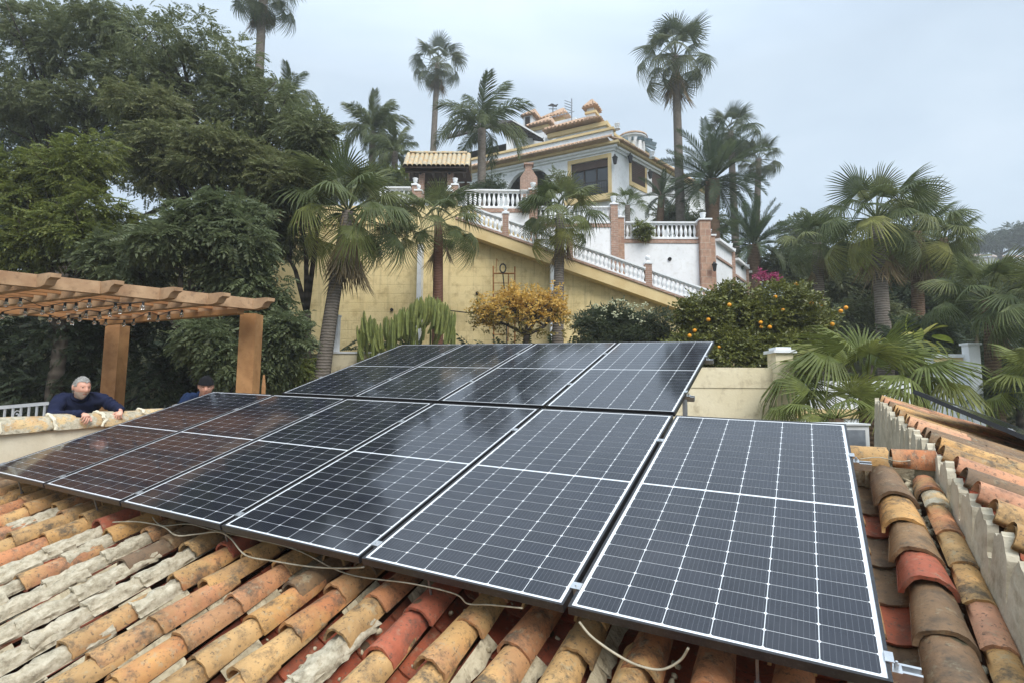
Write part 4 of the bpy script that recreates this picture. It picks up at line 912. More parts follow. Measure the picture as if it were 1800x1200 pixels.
MB().tube([(0, 0, -.3), (0, 0, hv)], .035, 5).build('spindle', m_dark_iron, wv); mb = MB(); mb.bar((-.35, 0, hv * .5), (.35, 0, hv * .5), .04, .04).bar((0, -.3, hv * .5), (0, .3, hv * .5), .04, .04).prism([(-.45, 0, hv * .8), (.3, 0, hv * .7), (.45, 0, hv), (.2, 0, hv * .9), (-.1, 0, hv * 1.05)], (0, .03, 0)); mb.build('arrow', m_dark_iron, wv)
def vlan(lb, p): 
    r = tag(empty('wall_lantern', p + vo), lb, 'lantern', 'dark wall lanterns'); MB().lathe([(.04, -.3), (.10, -.26), (.16, .1), (.19, .13), (.09, .22), (.02, .36)], n=6).build('lamp_body', m_dark_iron, r); MB().tube([(0, 0, .3), (0, .15, .4), (0, .3, .1)], .025, 5).build('bracket', m_dark_iron, r)
vlan('dark lantern on the villa wall right of the big window', fr(1081, 281, -.3)); vlan('dark lantern on the villa corner above the side window', rt(1108, 279, -.3)); vlan('dark lantern beyond the side window of the villa', rt(1143, 307, -.3))

# ------------------------------------------------------------------ low garden walls
bw = tag(empty('garden_wall', at(1290, 735, 9.2)), 'stained beige garden wall behind the end of the panels', 'wall'); bo = Vector(bw.location)
m_beige = simple('stained_beige_render', S(234, 222, 192), S(218, 204, 170), 1.6, .92, .45, .012, 14, dirt=S(146, 126, 96), dirt_amt=.55, rnd=False)
a, b = at(980, 800, 9.2) - bo, at(1370, 646, 9.2) - bo; MB().box((a.x, 0, a.z - 2.0), (b.x, .25, b.z - .06)).build('wall_body', m_beige, bw)
MB().box((a.x, -.012, b.z - .34), (b.x, .012, b.z - .058)).build('plaster_band', m_beige, bw)
MB().box((a.x, -.01, b.z - .0595), (b.x - .02, .27, b.z)).build('top_slab', m_beige, bw)
gp2 = tag(empty('gate_pier', at(1382, 740, 9.05)), 'beige plastered pier with a white stepped cap at the garden wall end', 'pier'); p0 = Vector(gp2.location)
a, b = at(1368.5, 740, 9.05) - p0, at(1394, 620, 9.05) - p0; MB().box((a.x, 0, -2), (b.x, .30, b.z)).build('shaft', m_beige, gp2)
MB().box((a.x - .045, -.045, b.z + .001), (b.x + .045, .345, b.z + .05)).box((a.x + .02, .02, b.z + .0505), (b.x - .02, .28, b.z + .10)).build('cap', m_bal, gp2)
for k in range(16):
    pass
gw = tag(empty('garden_wall', at(1500, 720, 12)), 'low white garden wall with a yellow band behind the fan palm', 'wall'); g0 = Vector(gw.location)
a, b = at(1398, 668, 12) - g0, at(1700, 760, 12) - g0; MB().box((a.x, 0, b.z - 2), (at(1600, 668, 12).x - g0.x, .25, a.z)).build('wall_body', m_wpaint, gw)
a2, b2 = at(1398, 718, 11.98) - g0, at(1600, 735, 11.98) - g0; MB().box((a2.x, -.04, b2.z), (b2.x, -.003, a2.z)).build('yellow_band', m_yel2, gw)
hw = tag(empty('garden_wall', at(1660, 690, 12.5)), 'white garden wall with a yellow stripe under its coping, far right', 'wall'); h0 = Vector(hw.location)
a, b = at(1640, 622, 12.5) - h0, at(1712, 700, 12.5) - h0; MB().box((a.x, 0, b.z - 3.5), (b.x, .25, a.z - .075)).build('wall_body', m_wpaint, hw); MB().box((a.x, -.06, a.z - .074), (b.x, .3, a.z)).build('coping', m_bal, hw)
MB().box((a.x, -.02, a.z - .17), (b.x, -.002, a.z - .076)).build('yellow_stripe', m_yel2, hw)
gp3 = tag(empty('gate_pier', at(1715, 690, 12.3)), 'white gate pier at the end of the striped wall', 'pier'); q0 = Vector(gp3.location)
a, b = at(1709, 690, 12.3) - q0, at(1722, 606, 12.3) - q0; MB().box((a.x, 0, -4), (b.x, .2, b.z)).build('shaft', m_wpaint, gp3); MB().box((a.x - .03, -.03, b.z + .001), (b.x + .03, .23, b.z + .05)).build('cap', m_bal, gp3)
# white air-conditioning unit beyond the ridge
acc = at(1500, 782, 6.2); ac = tag(empty('air_conditioner', acc), 'white air conditioning unit just beyond the roof ridge', 'air conditioner'); m_acw = simple('white_enamel', S(226, 228, 228), S(216, 218, 218), 4, .45, .05)
a, b = at(1440, 782, 6.2) - acc, at(1527, 747, 6.2) - acc; MB().box((a.x, 0, a.z - .35), (b.x, .3, b.z)).build('housing', m_acw, ac); MB().box((a.x + .03, -.012, a.z - .3), (b.x - .05, -.002, b.z - .05)).build('grille', m_galv, ac); MB().box((a.x - .01, -.02, b.z + .001), (b.x + .01, .32, b.z + .02)).build('lid', m_acw, ac)
for x in (a.x + .05, b.x - .1): MB().box((x, .02, -3.2), (x + .05, .28, a.z - .351)).build('stand', m_galv, ac)
# white post and low wall by the cactus
lw = tag(empty('low_wall', at(600, 640, 14)), 'low stone wall with a white top beside the cactus', 'wall'); l0 = Vector(lw.location)
a, b = at(575, 640, 14) - l0, at(660, 618, 14) - l0; MB().box((a.x, 0, -2.2), (b.x, .5, b.z - .05)).build('wall_body', m_beige, lw); MB().box((a.x - .03, -.03, b.z - .049), (b.x, .53, b.z)).build('top_slab', m_wpaint, lw)
a, b = at(581, 626, 14.1), at(595, 556, 14.1); o = empty('white_post', (a.x, 14.1, a.z)); tag(o, 'square white post standing on the low wall beside the big palm trunk', 'post'); MB().box((0, 0, -.02), (b.x - a.x, .2, b.z - a.z)).build('shaft', m_wpaint, o); MB().box((-.02, -.02, b.z - a.z + .001), (b.x - a.x + .02, .22, b.z - a.z + .04)).build('cap', m_bal, o)
# far hill: pale houses
m_far = simple('far_white_house', S(214, 212, 208), S(200, 196, 190), .5, .9, 0, rnd=False); m_froof = simple('far_tile_roof', S(170, 150, 138), S(150, 132, 120), .6, .9, 0, rnd=False)
for x0, x1, yt, yb, Y, lb in ((1702, 1760, 452, 480, 118, 'distant pale house on the hill below the pine, left one'), (1752, 1850, 455, 480, 112, 'distant pale house on the hill below the pine, right one')):
    c = at((x0 + x1) / 2, yb, Y); h = tag(empty('hill_house', c), lb, 'house', 'houses on the far hill'); a, b = at(x0, yb, Y) - c, at(x1, yt, Y) - c
    MB().box((a.x, 0, -6), (b.x, 8, b.z)).build('wall', m_far, h); MB().prism([(a.x - .5, -.6, b.z + .01), (b.x + .5, -.6, b.z + .01), (b.x - 2, 4, b.z + 1.6), (a.x + 2, 4, b.z + 1.6)], (0, 0, .15)).build('roof', m_froof, h)
    for k in range(3): x = a.x + (b.x - a.x) * (k + .5) / 3; MB().box((x - .6, -.05, b.z - 2.0), (x + .6, -.01, b.z - .8)).build('window', m_inter, h)
# ------------------------------------------------------------------ palms
def fan_mesh(n, spread, pet, bend, tip, fold, seed, mat, split=.55, rag=.0, hinge=0.0):
    r_ = random.Random(seed); mb = MB(); sp = R(spread); da = 2 * sp / n
    mb.tube([(0, 0, 0), (pet * .5, 0, .015), (pet * 1.02, 0, 0)], [.022, .016, .010], 4)
    def P(rr, a, ln):
        rad = rr * ln; x, y = rad * math.cos(a), rad * math.sin(a)
        z = -fold * abs(y) - bend * rad * rad * (.4 + .6 * max(0, math.cos(a))) - tip * max(0, rr - split) ** 2 / (1 - split) ** 2
        x -= bend * .35 * rad * rad; ch_, sh_ = math.cos(hinge), math.sin(hinge)
        return (pet + x * ch_ + z * sh_, y * (1 - .25 * fold), -x * sh_ + z * ch_)
    for i in range(n):
        a = -sp + da * (i + .5); ln = (.72 + .28 * math.cos(a * .72)) * (1 - r_.uniform(0, .12) - rag * r_.random()); w = da * .5
        tw = r_.uniform(-.04, .04)
        m1 = P(split, a, ln); l1 = P(split, a - w * .96, ln); r1 = P(split, a + w * .96, ln); a2 = a + tw
        m2 = P(.8, a2, ln); l2 = P(.8, a2 - w * .36, ln); r2 = P(.8, a2 + w * .36, ln); t = P(1.0 + r_.uniform(-.05, .05), a2 + tw, ln)
        up = .022 if i % 2 else .010
        m1 = (m1[0], m1[1], m1[2] + up); m2 = (m2[0], m2[1], m2[2] + up * .6)
        mb.add([(pet * .98, 0, .004), l1, m1, r1, l2, m2, r2, t], [(0, 1, 2), (0, 2, 3), (1, 4, 5, 2), (2, 5, 6, 3), (4, 7, 5), (5, 7, 6)])
    return mb.mesh('frond', mat)
def feather_mesh(n, arch, ll, hang, vee, seed, mat, pet=.12, w=.013, plume=.1):
    r_ = random.Random(seed); mb = MB(); pts = []; x = z = 0.0; k = 14; th0 = 0.0
    for i in range(k + 1):
        pts.append((x, z)); th = th0 - arch * (i / k) ** 1.4; x += math.cos(th) / k; z += math.sin(th) / k
    mb.tube([(p[0], 0, p[1]) for p in pts], [.014 * (1 - .85 * i / k) for i in range(k + 1)], 4)
    def at_(t):
        f = t * k; i = min(int(f), k - 1); g = f - i; a, b = pts[i], pts[i + 1]
        d = Vector((b[0] - a[0], 0, b[1] - a[1])).normalized(); return Vector((a[0] + (b[0] - a[0]) * g, 0, a[1] + (b[1] - a[1]) * g)), d
    for i in range(n):
        t = pet + (1 - pet) * (i + .5) / n
        for s in (-1, 1):
            p, d = at_(t); nrm = Vector((-d.z, 0, d.x)); L_ = ll * (math.sin(math.pi * (.12 + .80 * (t - pet) / (1 - pet))) ** .7) * r_.uniform(.85, 1.1)
            out_ = (Vector((0, s, 0)) * .85 + d * (.45 + .5 * t) + nrm * (vee + r_.uniform(-plume, plume))).normalized()
            m = p + out_ * L_ * .55 + Vector((0, 0, -hang * L_ * .25)); e_ = p + out_ * L_ * (1 - .25 * hang) + Vector((0, 0, -hang * L_ * .95)); e_ += Vector((0, 0, r_.uniform(-.02, .02)))
            mb.add([p - d * w * .6, p + d * w * .6, m + d * w, m - d * w, e_], [(0, 1, 2, 3), (3, 2, 4)])
    return mb.mesh('frond', mat)
G1, G2, G3 = (.048, .070, .030, 1), (.066, .090, .038, 1), (.095, .112, .045, 1)
m_fr = frondmat('fan_palm_green', (.095, .122, .050, 1), (.130, .160, .064, 1), (.20, .215, .088, 1))
m_frf = frondmat('far_fan_palm_green', (.095, .118, .066, 1), (.120, .142, .078, 1), (.165, .18, .10, 1))
m_fry = frondmat('yellowing_palm_green', (0.1885, 0.2175, 0.0653, 1), (0.2755, 0.2755, 0.087, 1), (0.145, 0.174, 0.058, 1))
m_dead = frondmat('dead_palm_straw', (.20, .145, .085, 1), (.26, .20, .12, 1), (.15, .105, .065, 1), .1, .8)
m_frb = frondmat('bright_fan_palm', (.135, .165, .044, 1), (.175, .205, .054, 1), (.24, .25, .075, 1))
m_fea = frondmat('queen_palm_green', (.10, .128, .058, 1), (.135, .16, .072, 1), (.165, .19, .085, 1))
m_dat = frondmat('date_palm_green', (.062, .090, .048, 1), (.080, .110, .056, 1), (.11, .135, .068, 1))
FANU = [fan_mesh(34, 112, .80, .05, .10, .30, s, m_fr, .46, .08, .10) for s in (1, 2)]           # young, stiff
FANM = [fan_mesh(34, 118, 1.0, .14, .26, .36, s, m_fr, .42, .12, .32) for s in (3, 4, 5)]     # mature
FANL = [fan_mesh(34, 108, 1.15, .24, .40, .35, s, m_fr, .42, .18, .50) for s in (6, 7, 8)]      # old, drooping
FAND = [fan_mesh(16, 40, .55, -.08, -.10, .35, s, m_dead, .4, .25) for s in (9, 10, 11)]  # dead, folded
QUE = [feather_mesh(64, a, .30, .95, .2, s, m_fea, .1, .011, .55) for s, a in ((20, .8), (21, 1.3), (22, 1.8), (23, 2.2))]
DAT = [feather_mesh(46, a, .20, .10, .35, s, m_dat, .1, .010) for s, a in ((30, .35), (31, .75), (32, 1.15), (33, 1.5))]
def trunkmat(name, c1, c2, rings=26):
    m, t, n, l, p = newmat(name); tcn = n.new('ShaderNodeTexCoord'); co = coords(n, l, True); w = n.new('ShaderNodeTexWave'); w.bands_direction = 'Z'; w.inputs['Scale'].default_value = rings / 6; w.inputs['Distortion'].default_value = 2.5; w.inputs['Detail'].default_value = 3; w.inputs['Detail Scale'].default_value = 2
    l.new(tcn.outputs['Object'], w.inputs[0]); z = noise_(n, l, co, 5, 6, .65); a = n.new('ShaderNodeMath'); a.operation = 'MULTIPLY_ADD'; a.inputs[1].default_value = .35; l.new(w.outputs['Fac'], a.inputs[0]); zz = n.new('ShaderNodeMath'); zz.operation = 'MULTIPLY'; zz.inputs[1].default_value = .75; l.new(z, zz.inputs[0]); l.new(zz.outputs[0], a.inputs[2])
    c = ramp(n, l, a.outputs[0], [(.3, c1), (.75, c2)]); l.new(c, p.inputs['Base Color']); p.inputs['Roughness'].default_value = .95; p.inputs['Specular IOR Level'].default_value = .1; bump_(n, l, p, a.outputs[0], .8, .03); return m
m_tr = trunkmat('palm_trunk_grey', (.10, .085, .07, 1), (.22, .19, .16, 1)); m_trb = trunkmat('palm_trunk_brown', (.085, .055, .038, 1), (.20, .135, .09, 1)); m_trd = trunkmat('palm_trunk_red', (.10, .05, .035, 1), (.19, .10, .07, 1), 40)
def palm(name, label, crown, Rr, Y, base=None, kind='fan', n=34, el=(82, -42), tr=.16, tmat=None, dead=0, mats=None, group='palms on the hillside', lean=0, yellow=(), seed=None, bulge=None, base_z=None):
    rr = random.Random(seed if seed is not None else label); c = at(*crown, Y); k = Y / FPX; Rm = Rr * k
    b = at(*(base or crown), Y); bz = base_z if base_z is not None else gz(b.x, Y) - .2
    r = tag(empty(name, (b.x, Y, bz)), label, 'palm', group); o = Vector(r.location)
    d = c - o; pts = []
    for i in range(9):
        t = i / 8; pts.append(Vector((d.x * t ** 1.3, d.y * t, d.z * t)))
    rad = [tr * (1.25 - .35 * t) if t > .06 else tr * 1.5 for t in np.linspace(0, 1, 9)]
    if bulge: rad[-1] = rad[-2] = tr * bulge
    MB().tube(pts, rad, 10).build('trunk', tmat or m_tr, r, True)
    for i in range(n):
        t = (i + .5) / n; e = R(el[0] + (el[1] - el[0]) * t ** .9 + rr.uniform(-9, 9)); az = i * 2.39996 + rr.uniform(-.25, .25)
        dr = Vector((math.cos(e) * math.cos(az), math.cos(e) * math.sin(az), math.sin(e)))
        if kind == 'fan':
            src = FANU if t < .22 else (FANM if t < .62 else FANL); me = rr.choice(src); sc = Rm / 1.72 * rr.uniform(.85, 1.12) * (.8 if t < .08 else 1)
        elif kind == 'queen': me = QUE[min(3, int(t * 4 + rr.uniform(-.5, .6)))] if t > .12 else QUE[0]; sc = Rm * rr.uniform(.9, 1.1)
        else: me = DAT[max(0, min(3, int(t * 4 + rr.uniform(-.5, .6))))]; sc = Rm * rr.uniform(.9, 1.08)
        x = dr; y = Vector((0, 0, 1)).cross(x)
        if y.length < .05: y = Vector((-math.sin(az), math.cos(az), 0))
        y.normalize(); z = x.cross(y)
        M = Matrix((x, y, z)).transposed().to_4x4() @ Matrix.Rotation(rr.uniform(-.35, .35), 4, 'X'); M = Matrix.Translation(d + dr * tr * .6) @ M @ Matrix.Scale(sc, 4)
        f = link('frond', me, r, M)
        mm = mats
        if i in yellow or (yellow and t > .72 and rr.random() < .5): mm = m_fry
        if mm: f.material_slots[0].link = 'OBJECT'; f.material_slots[0].material = mm
    for i in range(dead):
        az = i * 2.39996; e = R(rr.uniform(-87, -72)); dr = Vector((math.cos(e) * math.cos(az), math.cos(e) * math.sin(az), math.sin(e)))
        y = Vector((0, 0, 1)).cross(dr).normalized(); z = dr.cross(y)
        M = Matrix.Translation(d + Vector((math.cos(az) * tr, math.sin(az) * tr, -.08 * Rm - .45 * Rm * rr.random()))) @ Matrix((dr, y, z)).transposed().to_4x4() @ Matrix.Scale(Rm / 1.5 * rr.uniform(.75, 1), 4)
        link('dead_frond', rr.choice(FAND), r, M)
    return r
palm('fan_palm', 'tall slim fan palm left of the villa, standing alone against the sky', (769, 112), 55, 40, (758, 265), n=24, el=(80, -50), tr=.22, mats=m_frf, dead=4)
palm('fan_palm', 'tallest fan palm right of the villa, its crown near the top of the photo', (1187, 100), 78, 29, (1197, 395), n=26, el=(84, -46), tr=.22, mats=m_frf, dead=7)
palm('fan_palm', 'fan palm rising above the leafy trees at the top left edge', (462, -14), 70, 24, (452, 260), n=26, el=(80, -60), tr=.2, mats=m_frf, dead=5)
palm('queen_palm', 'feathery palm in front of the villa, its pale crownshaft ringed', (847, 228), 96, 26.5, (848, 330), 'queen', 15, (86, 0), .22, bulge=.95)
palm('queen_palm', 'feathery palm on the hill left of the tall slim fan palm', (655, 232), 70, 27, (655, 360), 'queen', 22, (84, -15), .18)
palm('queen_palm', 'smaller feathery palm on the hill beside the canopy roof', (694, 268), 58, 25, (694, 360), 'queen', 18, (80, -20), .16)
palm('queen_palm', 'feathery palm half hidden behind the big tree on the left', (508, 172), 56, 22, (515, 330), 'queen', 20, (80, -25), .16)
palm('fan_palm', 'low palm tuft on the skyline just left of the canopy', (605, 330), 40, 26, (605, 360), 'queen', 10, (75, 0), .15)
palm('fan_palm', 'big fan palm by the yellow wall with a skirt of dead fronds', (612, 372), 122, 13.2, (562, 690), n=26, el=(82, -40), tr=.155, dead=16, tmat=m_tr, yellow=(23, 25, 27, 29, 31), base_z=CZ - .3)
palm('fan_palm', 'second fan palm before the yellow wall, its trunk rusty red', (771, 392), 84, 15.6, (770, 560), n=22, el=(86, -38), tr=.14, tmat=m_trd, dead=2)
palm('fan_palm', 'slim fan palm in front of the staircase, crown over the balustrade', (985, 378), 84, 16.2, (980, 600), n=24, el=(80, -42), tr=.15, tmat=m_tr, dead=3, yellow=(25,))
palm('date_palm', 'thick date palm on the hill right of the tallest palm', (1252, 318), 100, 27.5, (1250, 400), 'date', 40, (84, -28), .34, m_trb, bulge=1.1)
palm('fan_palm', 'slender fan palm behind the date palm, its crown above it', (1284, 232), 55, 33, (1294, 440), n=28, el=(82, -55), tr=.2, mats=m_frf)
palm('fan_palm', 'slender fan palm right of the date palm, drooping at the skyline', (1334, 280), 44, 35, (1322, 420), n=26, el=(80, -60), tr=.2, mats=m_frf)
palm('date_palm', 'short date palm behind the white flank walls', (1325, 432), 78, 24, (1322, 470), 'date', 34, (84, -20), .3, m_trb)
palm('date_palm', 'young palm leaning by the villa side wall', (1163, 345), 48, 29.5, (1155, 385), 'date', 18, (70, -25), .2, m_trb)
palm('fan_palm', 'little fan palm between the urn pier and the villa corner', (1103, 362), 36, 22.5, (1103, 392), n=14, el=(80, 5), tr=.12)
palm('fan_palm', 'broad fan palm in the middle of the right-hand group, tallest there', (1541, 386), 106, 16, (1552, 560), n=28, el=(84, -50), tr=.19, tmat=m_tr, yellow=(30, 32), dead=5)
palm('fan_palm', 'fan palm just right of the broad one, its fronds yellowing', (1610, 408), 92, 17.5, (1610, 560), n=30, el=(80, -58), tr=.18, tmat=m_trb, yellow=(24, 26, 28), dead=6)
palm('fan_palm', 'fan palm further right, at the edge of the open sky', (1660, 420), 62, 21, (1640, 560), n=26, el=(78, -60), tr=.18, tmat=m_trb, dead=4)
palm('fan_palm', 'fan palm left of the broad one, above the orange tree', (1437, 428), 66, 19.5, (1440, 560), n=28, el=(84, -58), tr=.18, dead=6)
palm('fan_palm', 'fan palm at the far right with a bare grey trunk', (1738, 528), 100, 12.5, (1748, 700), n=24, el=(80, -18), tr=.15, tmat=m_trb, dead=3)
palm('fan_palm', 'fan palm cut by the right edge, its fronds reaching in', (1862, 540), 112, 11, (1865, 760), n=22, el=(75, -25), tr=.18, tmat=m_trb)
palm('fan_palm', 'low fan palm whose fronds fan out at the right edge, above the tiles', (1872, 690), 120, 8.5, (1872, 800), n=16, el=(70, 0), tr=.15, mats=m_frb)
palm('fan_palm', 'large low fan palm right of the beige wall, trunkless', (1522, 700), 158, 8.6, (1530, 760), n=20, el=(86, 2), tr=.12, mats=m_frb, tmat=m_trb)
palm('fan_palm', 'small low fan palm spreading at the foot of the beige wall', (1470, 735), 112, 7.6, (1480, 790), n=13, el=(50, 0), tr=.1, mats=m_frb, tmat=m_trb)

# ------------------------------------------------------------------ leafy trees and shrubs
def leaflet(l, w, n=1): return [(0, 0, 0), (l * .45, w * .5, -.01 * l), (l, 0, -.12 * l), (l * .45, -w * .5, -.01 * l)]
def pinnate(pairs, ll, lw, droop=.35, fwd=.45):
    vs, fs = [], []
    def addq(p, d, l, w):
        d = d.normalized(); s = Vector((0, 0, 1)).cross(d)
        if s.length < .01: s = Vector((0, 1, 0))
        s.normalize(); o = len(vs); up = d.cross(s)
        vs.extend([p, p + d * l * .42 + s * w * .5 + up * .05 * l, p + d * l - Vector((0, 0, .14 * l)), p + d * l * .42 - s * w * .5 + up * .05 * l]); fs.append((o, o + 1, o + 2, o + 3))
    for i in range(pairs):
        t = .15 + .85 * i / pairs; p = Vector((t, 0, -droop * t * t))
        for s in (-1, 1): addq(p, Vector((fwd, s, -.25 - .2 * t)), ll * (1.0 - .45 * abs(t - .5)), lw)
    addq(Vector((1, 0, -droop)), Vector((1, 0, -.6)), ll, lw)
    return np.array([v[:] for v in vs]), np.array(fs)
def whorl(n, l, w, seed=0):
    r_ = random.Random(seed); vs, fs = [], []
    for i in range(n):
        t = i / max(1, n - 1); az = i * 2.4; e_ = r_.uniform(-.3, .7); d = Vector((math.cos(az) * math.cos(e_), math.sin(az) * math.cos(e_), math.sin(e_))); d = (d + Vector((.5, 0, 0))).normalized()
        p = Vector((t * .9, 0, 0)); s = d.cross(Vector((r_.uniform(-1, 1), r_.uniform(-1, 1), 1))).normalized(); o = len(vs); u_ = d.cross(s)
        vs.extend([p, p + d * l * .45 + s * w * .5 + u_ * .06 * l, p + d * l, p + d * l * .45 - s * w * .5 + u_ * .06 * l]); fs.append((o, o + 1, o + 2, o + 3))
    return np.array([v[:] for v in vs]), np.array(fs)
PIN = pinnate(6, .34, .15); PINL = pinnate(5, .42, .19, .45); WH = whorl(9, .42, .22, 1); WHD = whorl(10, .5, .17, 2)
def noise3(P, s, seed):
    a = np.sin(P[:, 0] * s + seed) * np.cos(P[:, 1] * s * 1.13 + seed * 1.7) + np.sin(P[:, 2] * s * .9 + seed * .6 + P[:, 0] * s * .5); return a * .5
def clump_points(n, c, r, shell=.62, seed=0):
    d = rng.normal(size=(n, 3)); d /= np.linalg.norm(d, axis=1, keepdims=True)
    q = shell + (1 - shell) * rng.random(n) ** .7; q *= 1 + .22 * noise3(d, 2.6, seed) + .10 * noise3(d, 6.0, seed * 2 + 1)
    return c + d * q[:, None] * r, d
def crown(clumps, n, tmpl, size, mat, name, parent, droop=.35, sub=7, shell=.55, subr=.42, jitter=.25):
    """clumps: world (centre, radii). Every clump is broken up into sub-clumps, each a loose shell of sprays."""
    Ps, Ds = [], []; vol = np.array([r[0] * r[2] for c, r in clumps]); vol = vol / vol.sum()
    o = np.array(parent.location)
    for (c, r), w in zip(clumps, vol):
        c = np.array(c); r = np.array(r); m = int(n * w); k = max(3, int(sub))
        dd = rng.normal(size=(k, 3)); dd /= np.linalg.norm(dd, axis=1, keepdims=True); cs = c + dd * r * rng.uniform(.25, .74, (k, 1))
        for j in range(k):
            p, d = clump_points(m // k, cs[j], r * subr * rng.uniform(.85, 1.4), shell, rng.uniform(0, 30)); Ps.append(p); Ds.append(d)
    P = np.concatenate(Ps); D = np.concatenate(Ds); k = len(P)
    D = D + rng.normal(0, .55, D.shape); D[:, 2] = D[:, 2] * .55 - droop * rng.random(k) + .12; D /= np.linalg.norm(D, axis=1, keepdims=True)
    rm = rotmats(k, D, rng.normal(0, .5, k)); sz = size * rng.uniform(.65, 1.25, k)
    V, F = scatter(tmpl[0], tmpl[1], P - o, rm, sz); V += rng.normal(0, .004, V.shape)
    return link(name, npmesh(name, V, F, mat), parent)
m_bark = trunkmat('tree_bark', (.035, .028, .022, 1), (.095, .08, .065, 1), 8)
def blob(px, py, rx, ry, Y, dY=None):
    c = at(px, py, Y); k = Y / FPX; return (np.array(c[:]), np.array([rx * k, dY or (rx + ry) * .5 * k, ry * k]))
def limbs(r, base, clumps, rad, seed=0, twig=True, mat=None, name='limb'):
    rr = random.Random(seed); o = Vector(r.location); fork = base + Vector((rr.uniform(-.2, .2), 0, max(.8, (min(c[0][2] for c in clumps) - base.z) * .55)))
    MB().tube([base - o, (base + fork) * .5 - o + Vector((rr.uniform(-.12, .12), rr.uniform(-.1, .1), 0)), fork - o], [rad * 1.25, rad, rad * .85], 9).build('trunk', mat or m_bark, r, True)
    for c, rd in clumps:
        c = Vector(c); m = fork.lerp(c, .5) + Vector((rr.uniform(-.3, .3), rr.uniform(-.3, .3), rr.uniform(0, .3))); mb = MB(); mb.tube([fork - o, m - o, c - o], [rad * .6, rad * .42, rad * .16], 7)
        if twig:
            for q in range(5):
                d = Vector((rr.gauss(0, 1), rr.gauss(0, 1), rr.gauss(0, .7))).normalized(); e_ = c + Vector((d.x * rd[0], d.y * rd[1], d.z * rd[2])) * .75; s_ = m.lerp(c, rr.uniform(.3, .95))
                mb.tube([s_ - o, s_.lerp(e_, .5) - o + Vector((0, 0, .08)), e_ - o], [rad * .2, rad * .12, rad * .04], 5)
        mb.build(name, mat or m_bark, r, True)
def tree(name, label, base, clumps, n, tmpl, size, mat, rad=.16, group='leafy trees on the left', cat='tree', droop=.35, sub=7, seed=0, shell=.55, base_z=None, subr=.42):
    Yb = base[2]; b = at(base[0], base[1], Yb); b.z = base_z if base_z is not None else gz(b.x, Yb) - .1
    r = tag(empty(name, b), label, cat, group); limbs(r, b, clumps, rad, seed); crown(clumps, n, tmpl, size, mat, 'crown', r, droop, sub, shell, subr); return r
L_olive = leafmat('olive_leaves', [(.15, (.110, .128, .048)), (.5, (.172, .190, .080)), (.8, (.24, .24, .108)), (.97, (.33, .28, .13))])
L_grey = leafmat('grey_green_leaves', [(.15, (.095, .118, .052)), (.55, (.165, .188, .086)), (.9, (.235, .25, .125))])
L_bright = leafmat('fresh_green_leaves', [(.15, (.100, .128, .030)), (.5, (.165, .195, .046)), (.85, (.23, .245, .065)), (.98, (.32, .28, .08))])
L_dark = leafmat('dark_green_leaves', [(.15, (.078, .100, .044)), (.55, (.128, .155, .070)), (.9, (.19, .215, .105))])
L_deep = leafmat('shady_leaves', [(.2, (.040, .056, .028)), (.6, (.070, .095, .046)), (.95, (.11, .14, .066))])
L_citrus = leafmat('citrus_leaves', [(.15, (.085, .095, .020)), (.55, (.155, .165, .036)), (.88, (.25, .25, .065)), (.98, (.36, .33, .10))], .32, .22, .5)
L_orange = leafmat('orange_autumn_leaves', [(.15, (.48, .32, .07)), (.45, (.62, .38, .08)), (.75, (.72, .47, .12)), (.95, (.60, .50, .16))], .55, .35)
L_yg = leafmat('yellow_green_leaves', [(.15, (.16, .15, .04)), (.6, (.27, .22, .06)), (.95, (.36, .24, .06))], .55, .35)
L_shrub = leafmat('glossy_shrub_leaves', [(.15, (.045, .062, .032)), (.55, (.085, .105, .055)), (.9, (.15, .165, .09))], .35)
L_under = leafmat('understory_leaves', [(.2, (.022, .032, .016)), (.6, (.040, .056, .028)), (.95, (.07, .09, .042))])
L_pine = leafmat('pine_needles', [(.2, (0.0435, 0.0609, 0.0406)), (.6, (0.0696, 0.0899, 0.058)), (.95, (0.1087, 0.1305, 0.0798))])
L_pink = leafmat('pink_bracts', [(.2, (.34, .04, .13)), (.6, (.44, .07, .18)), (.95, (.50, .12, .23))])
# far back left: tall grey-green trees
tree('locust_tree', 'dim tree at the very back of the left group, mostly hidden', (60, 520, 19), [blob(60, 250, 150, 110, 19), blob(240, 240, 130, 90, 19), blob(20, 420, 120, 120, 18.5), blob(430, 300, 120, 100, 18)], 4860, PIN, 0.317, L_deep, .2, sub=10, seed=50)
tree('locust_tree', 'tall grey green tree filling the top left corner', (110, 500, 16.5), [blob(70, 70, 150, 95, 16.5), blob(215, 60, 100, 80, 16), blob(40, 200, 110, 90, 16.5), blob(150, 185, 95, 70, 16)], 6210, PIN, 0.264, L_grey, .22, sub=9, seed=1)
tree('locust_tree', 'wide tree behind, its right edge cut against the sky', (400, 520, 15), [blob(320, 105, 105, 80, 15), blob(420, 165, 100, 85, 15), blob(480, 220, 85, 85, 14.8), blob(300, 215, 110, 75, 15), blob(230, 150, 90, 80, 15.6), blob(250, 300, 80, 60, 14.5), blob(560, 250, 45, 60, 15)], 7020, PIN, 0.255, L_grey, .2, sub=9, seed=2)
tree('locust_tree', 'olive tinged tree in the middle of the left group, full of pale pods', (360, 560, 13), [blob(300, 275, 95, 55, 13), blob(400, 290, 120, 62, 13), blob(480, 335, 75, 55, 12.8), blob(270, 200, 80, 50, 13.4)], 7020, PIN, 0.229, L_olive, .17, sub=9, seed=3)
tree('locust_tree', 'fresh yellow green tree on the far left above the pergola', (120, 560, 11.5), [blob(120, 300, 100, 62, 11.5), blob(40, 330, 85, 70, 11.5), blob(170, 390, 100, 62, 11.2), blob(40, 420, 100, 60, 11.3)], 7020, PIN, 0.211, L_bright, .15, sub=8, seed=4)
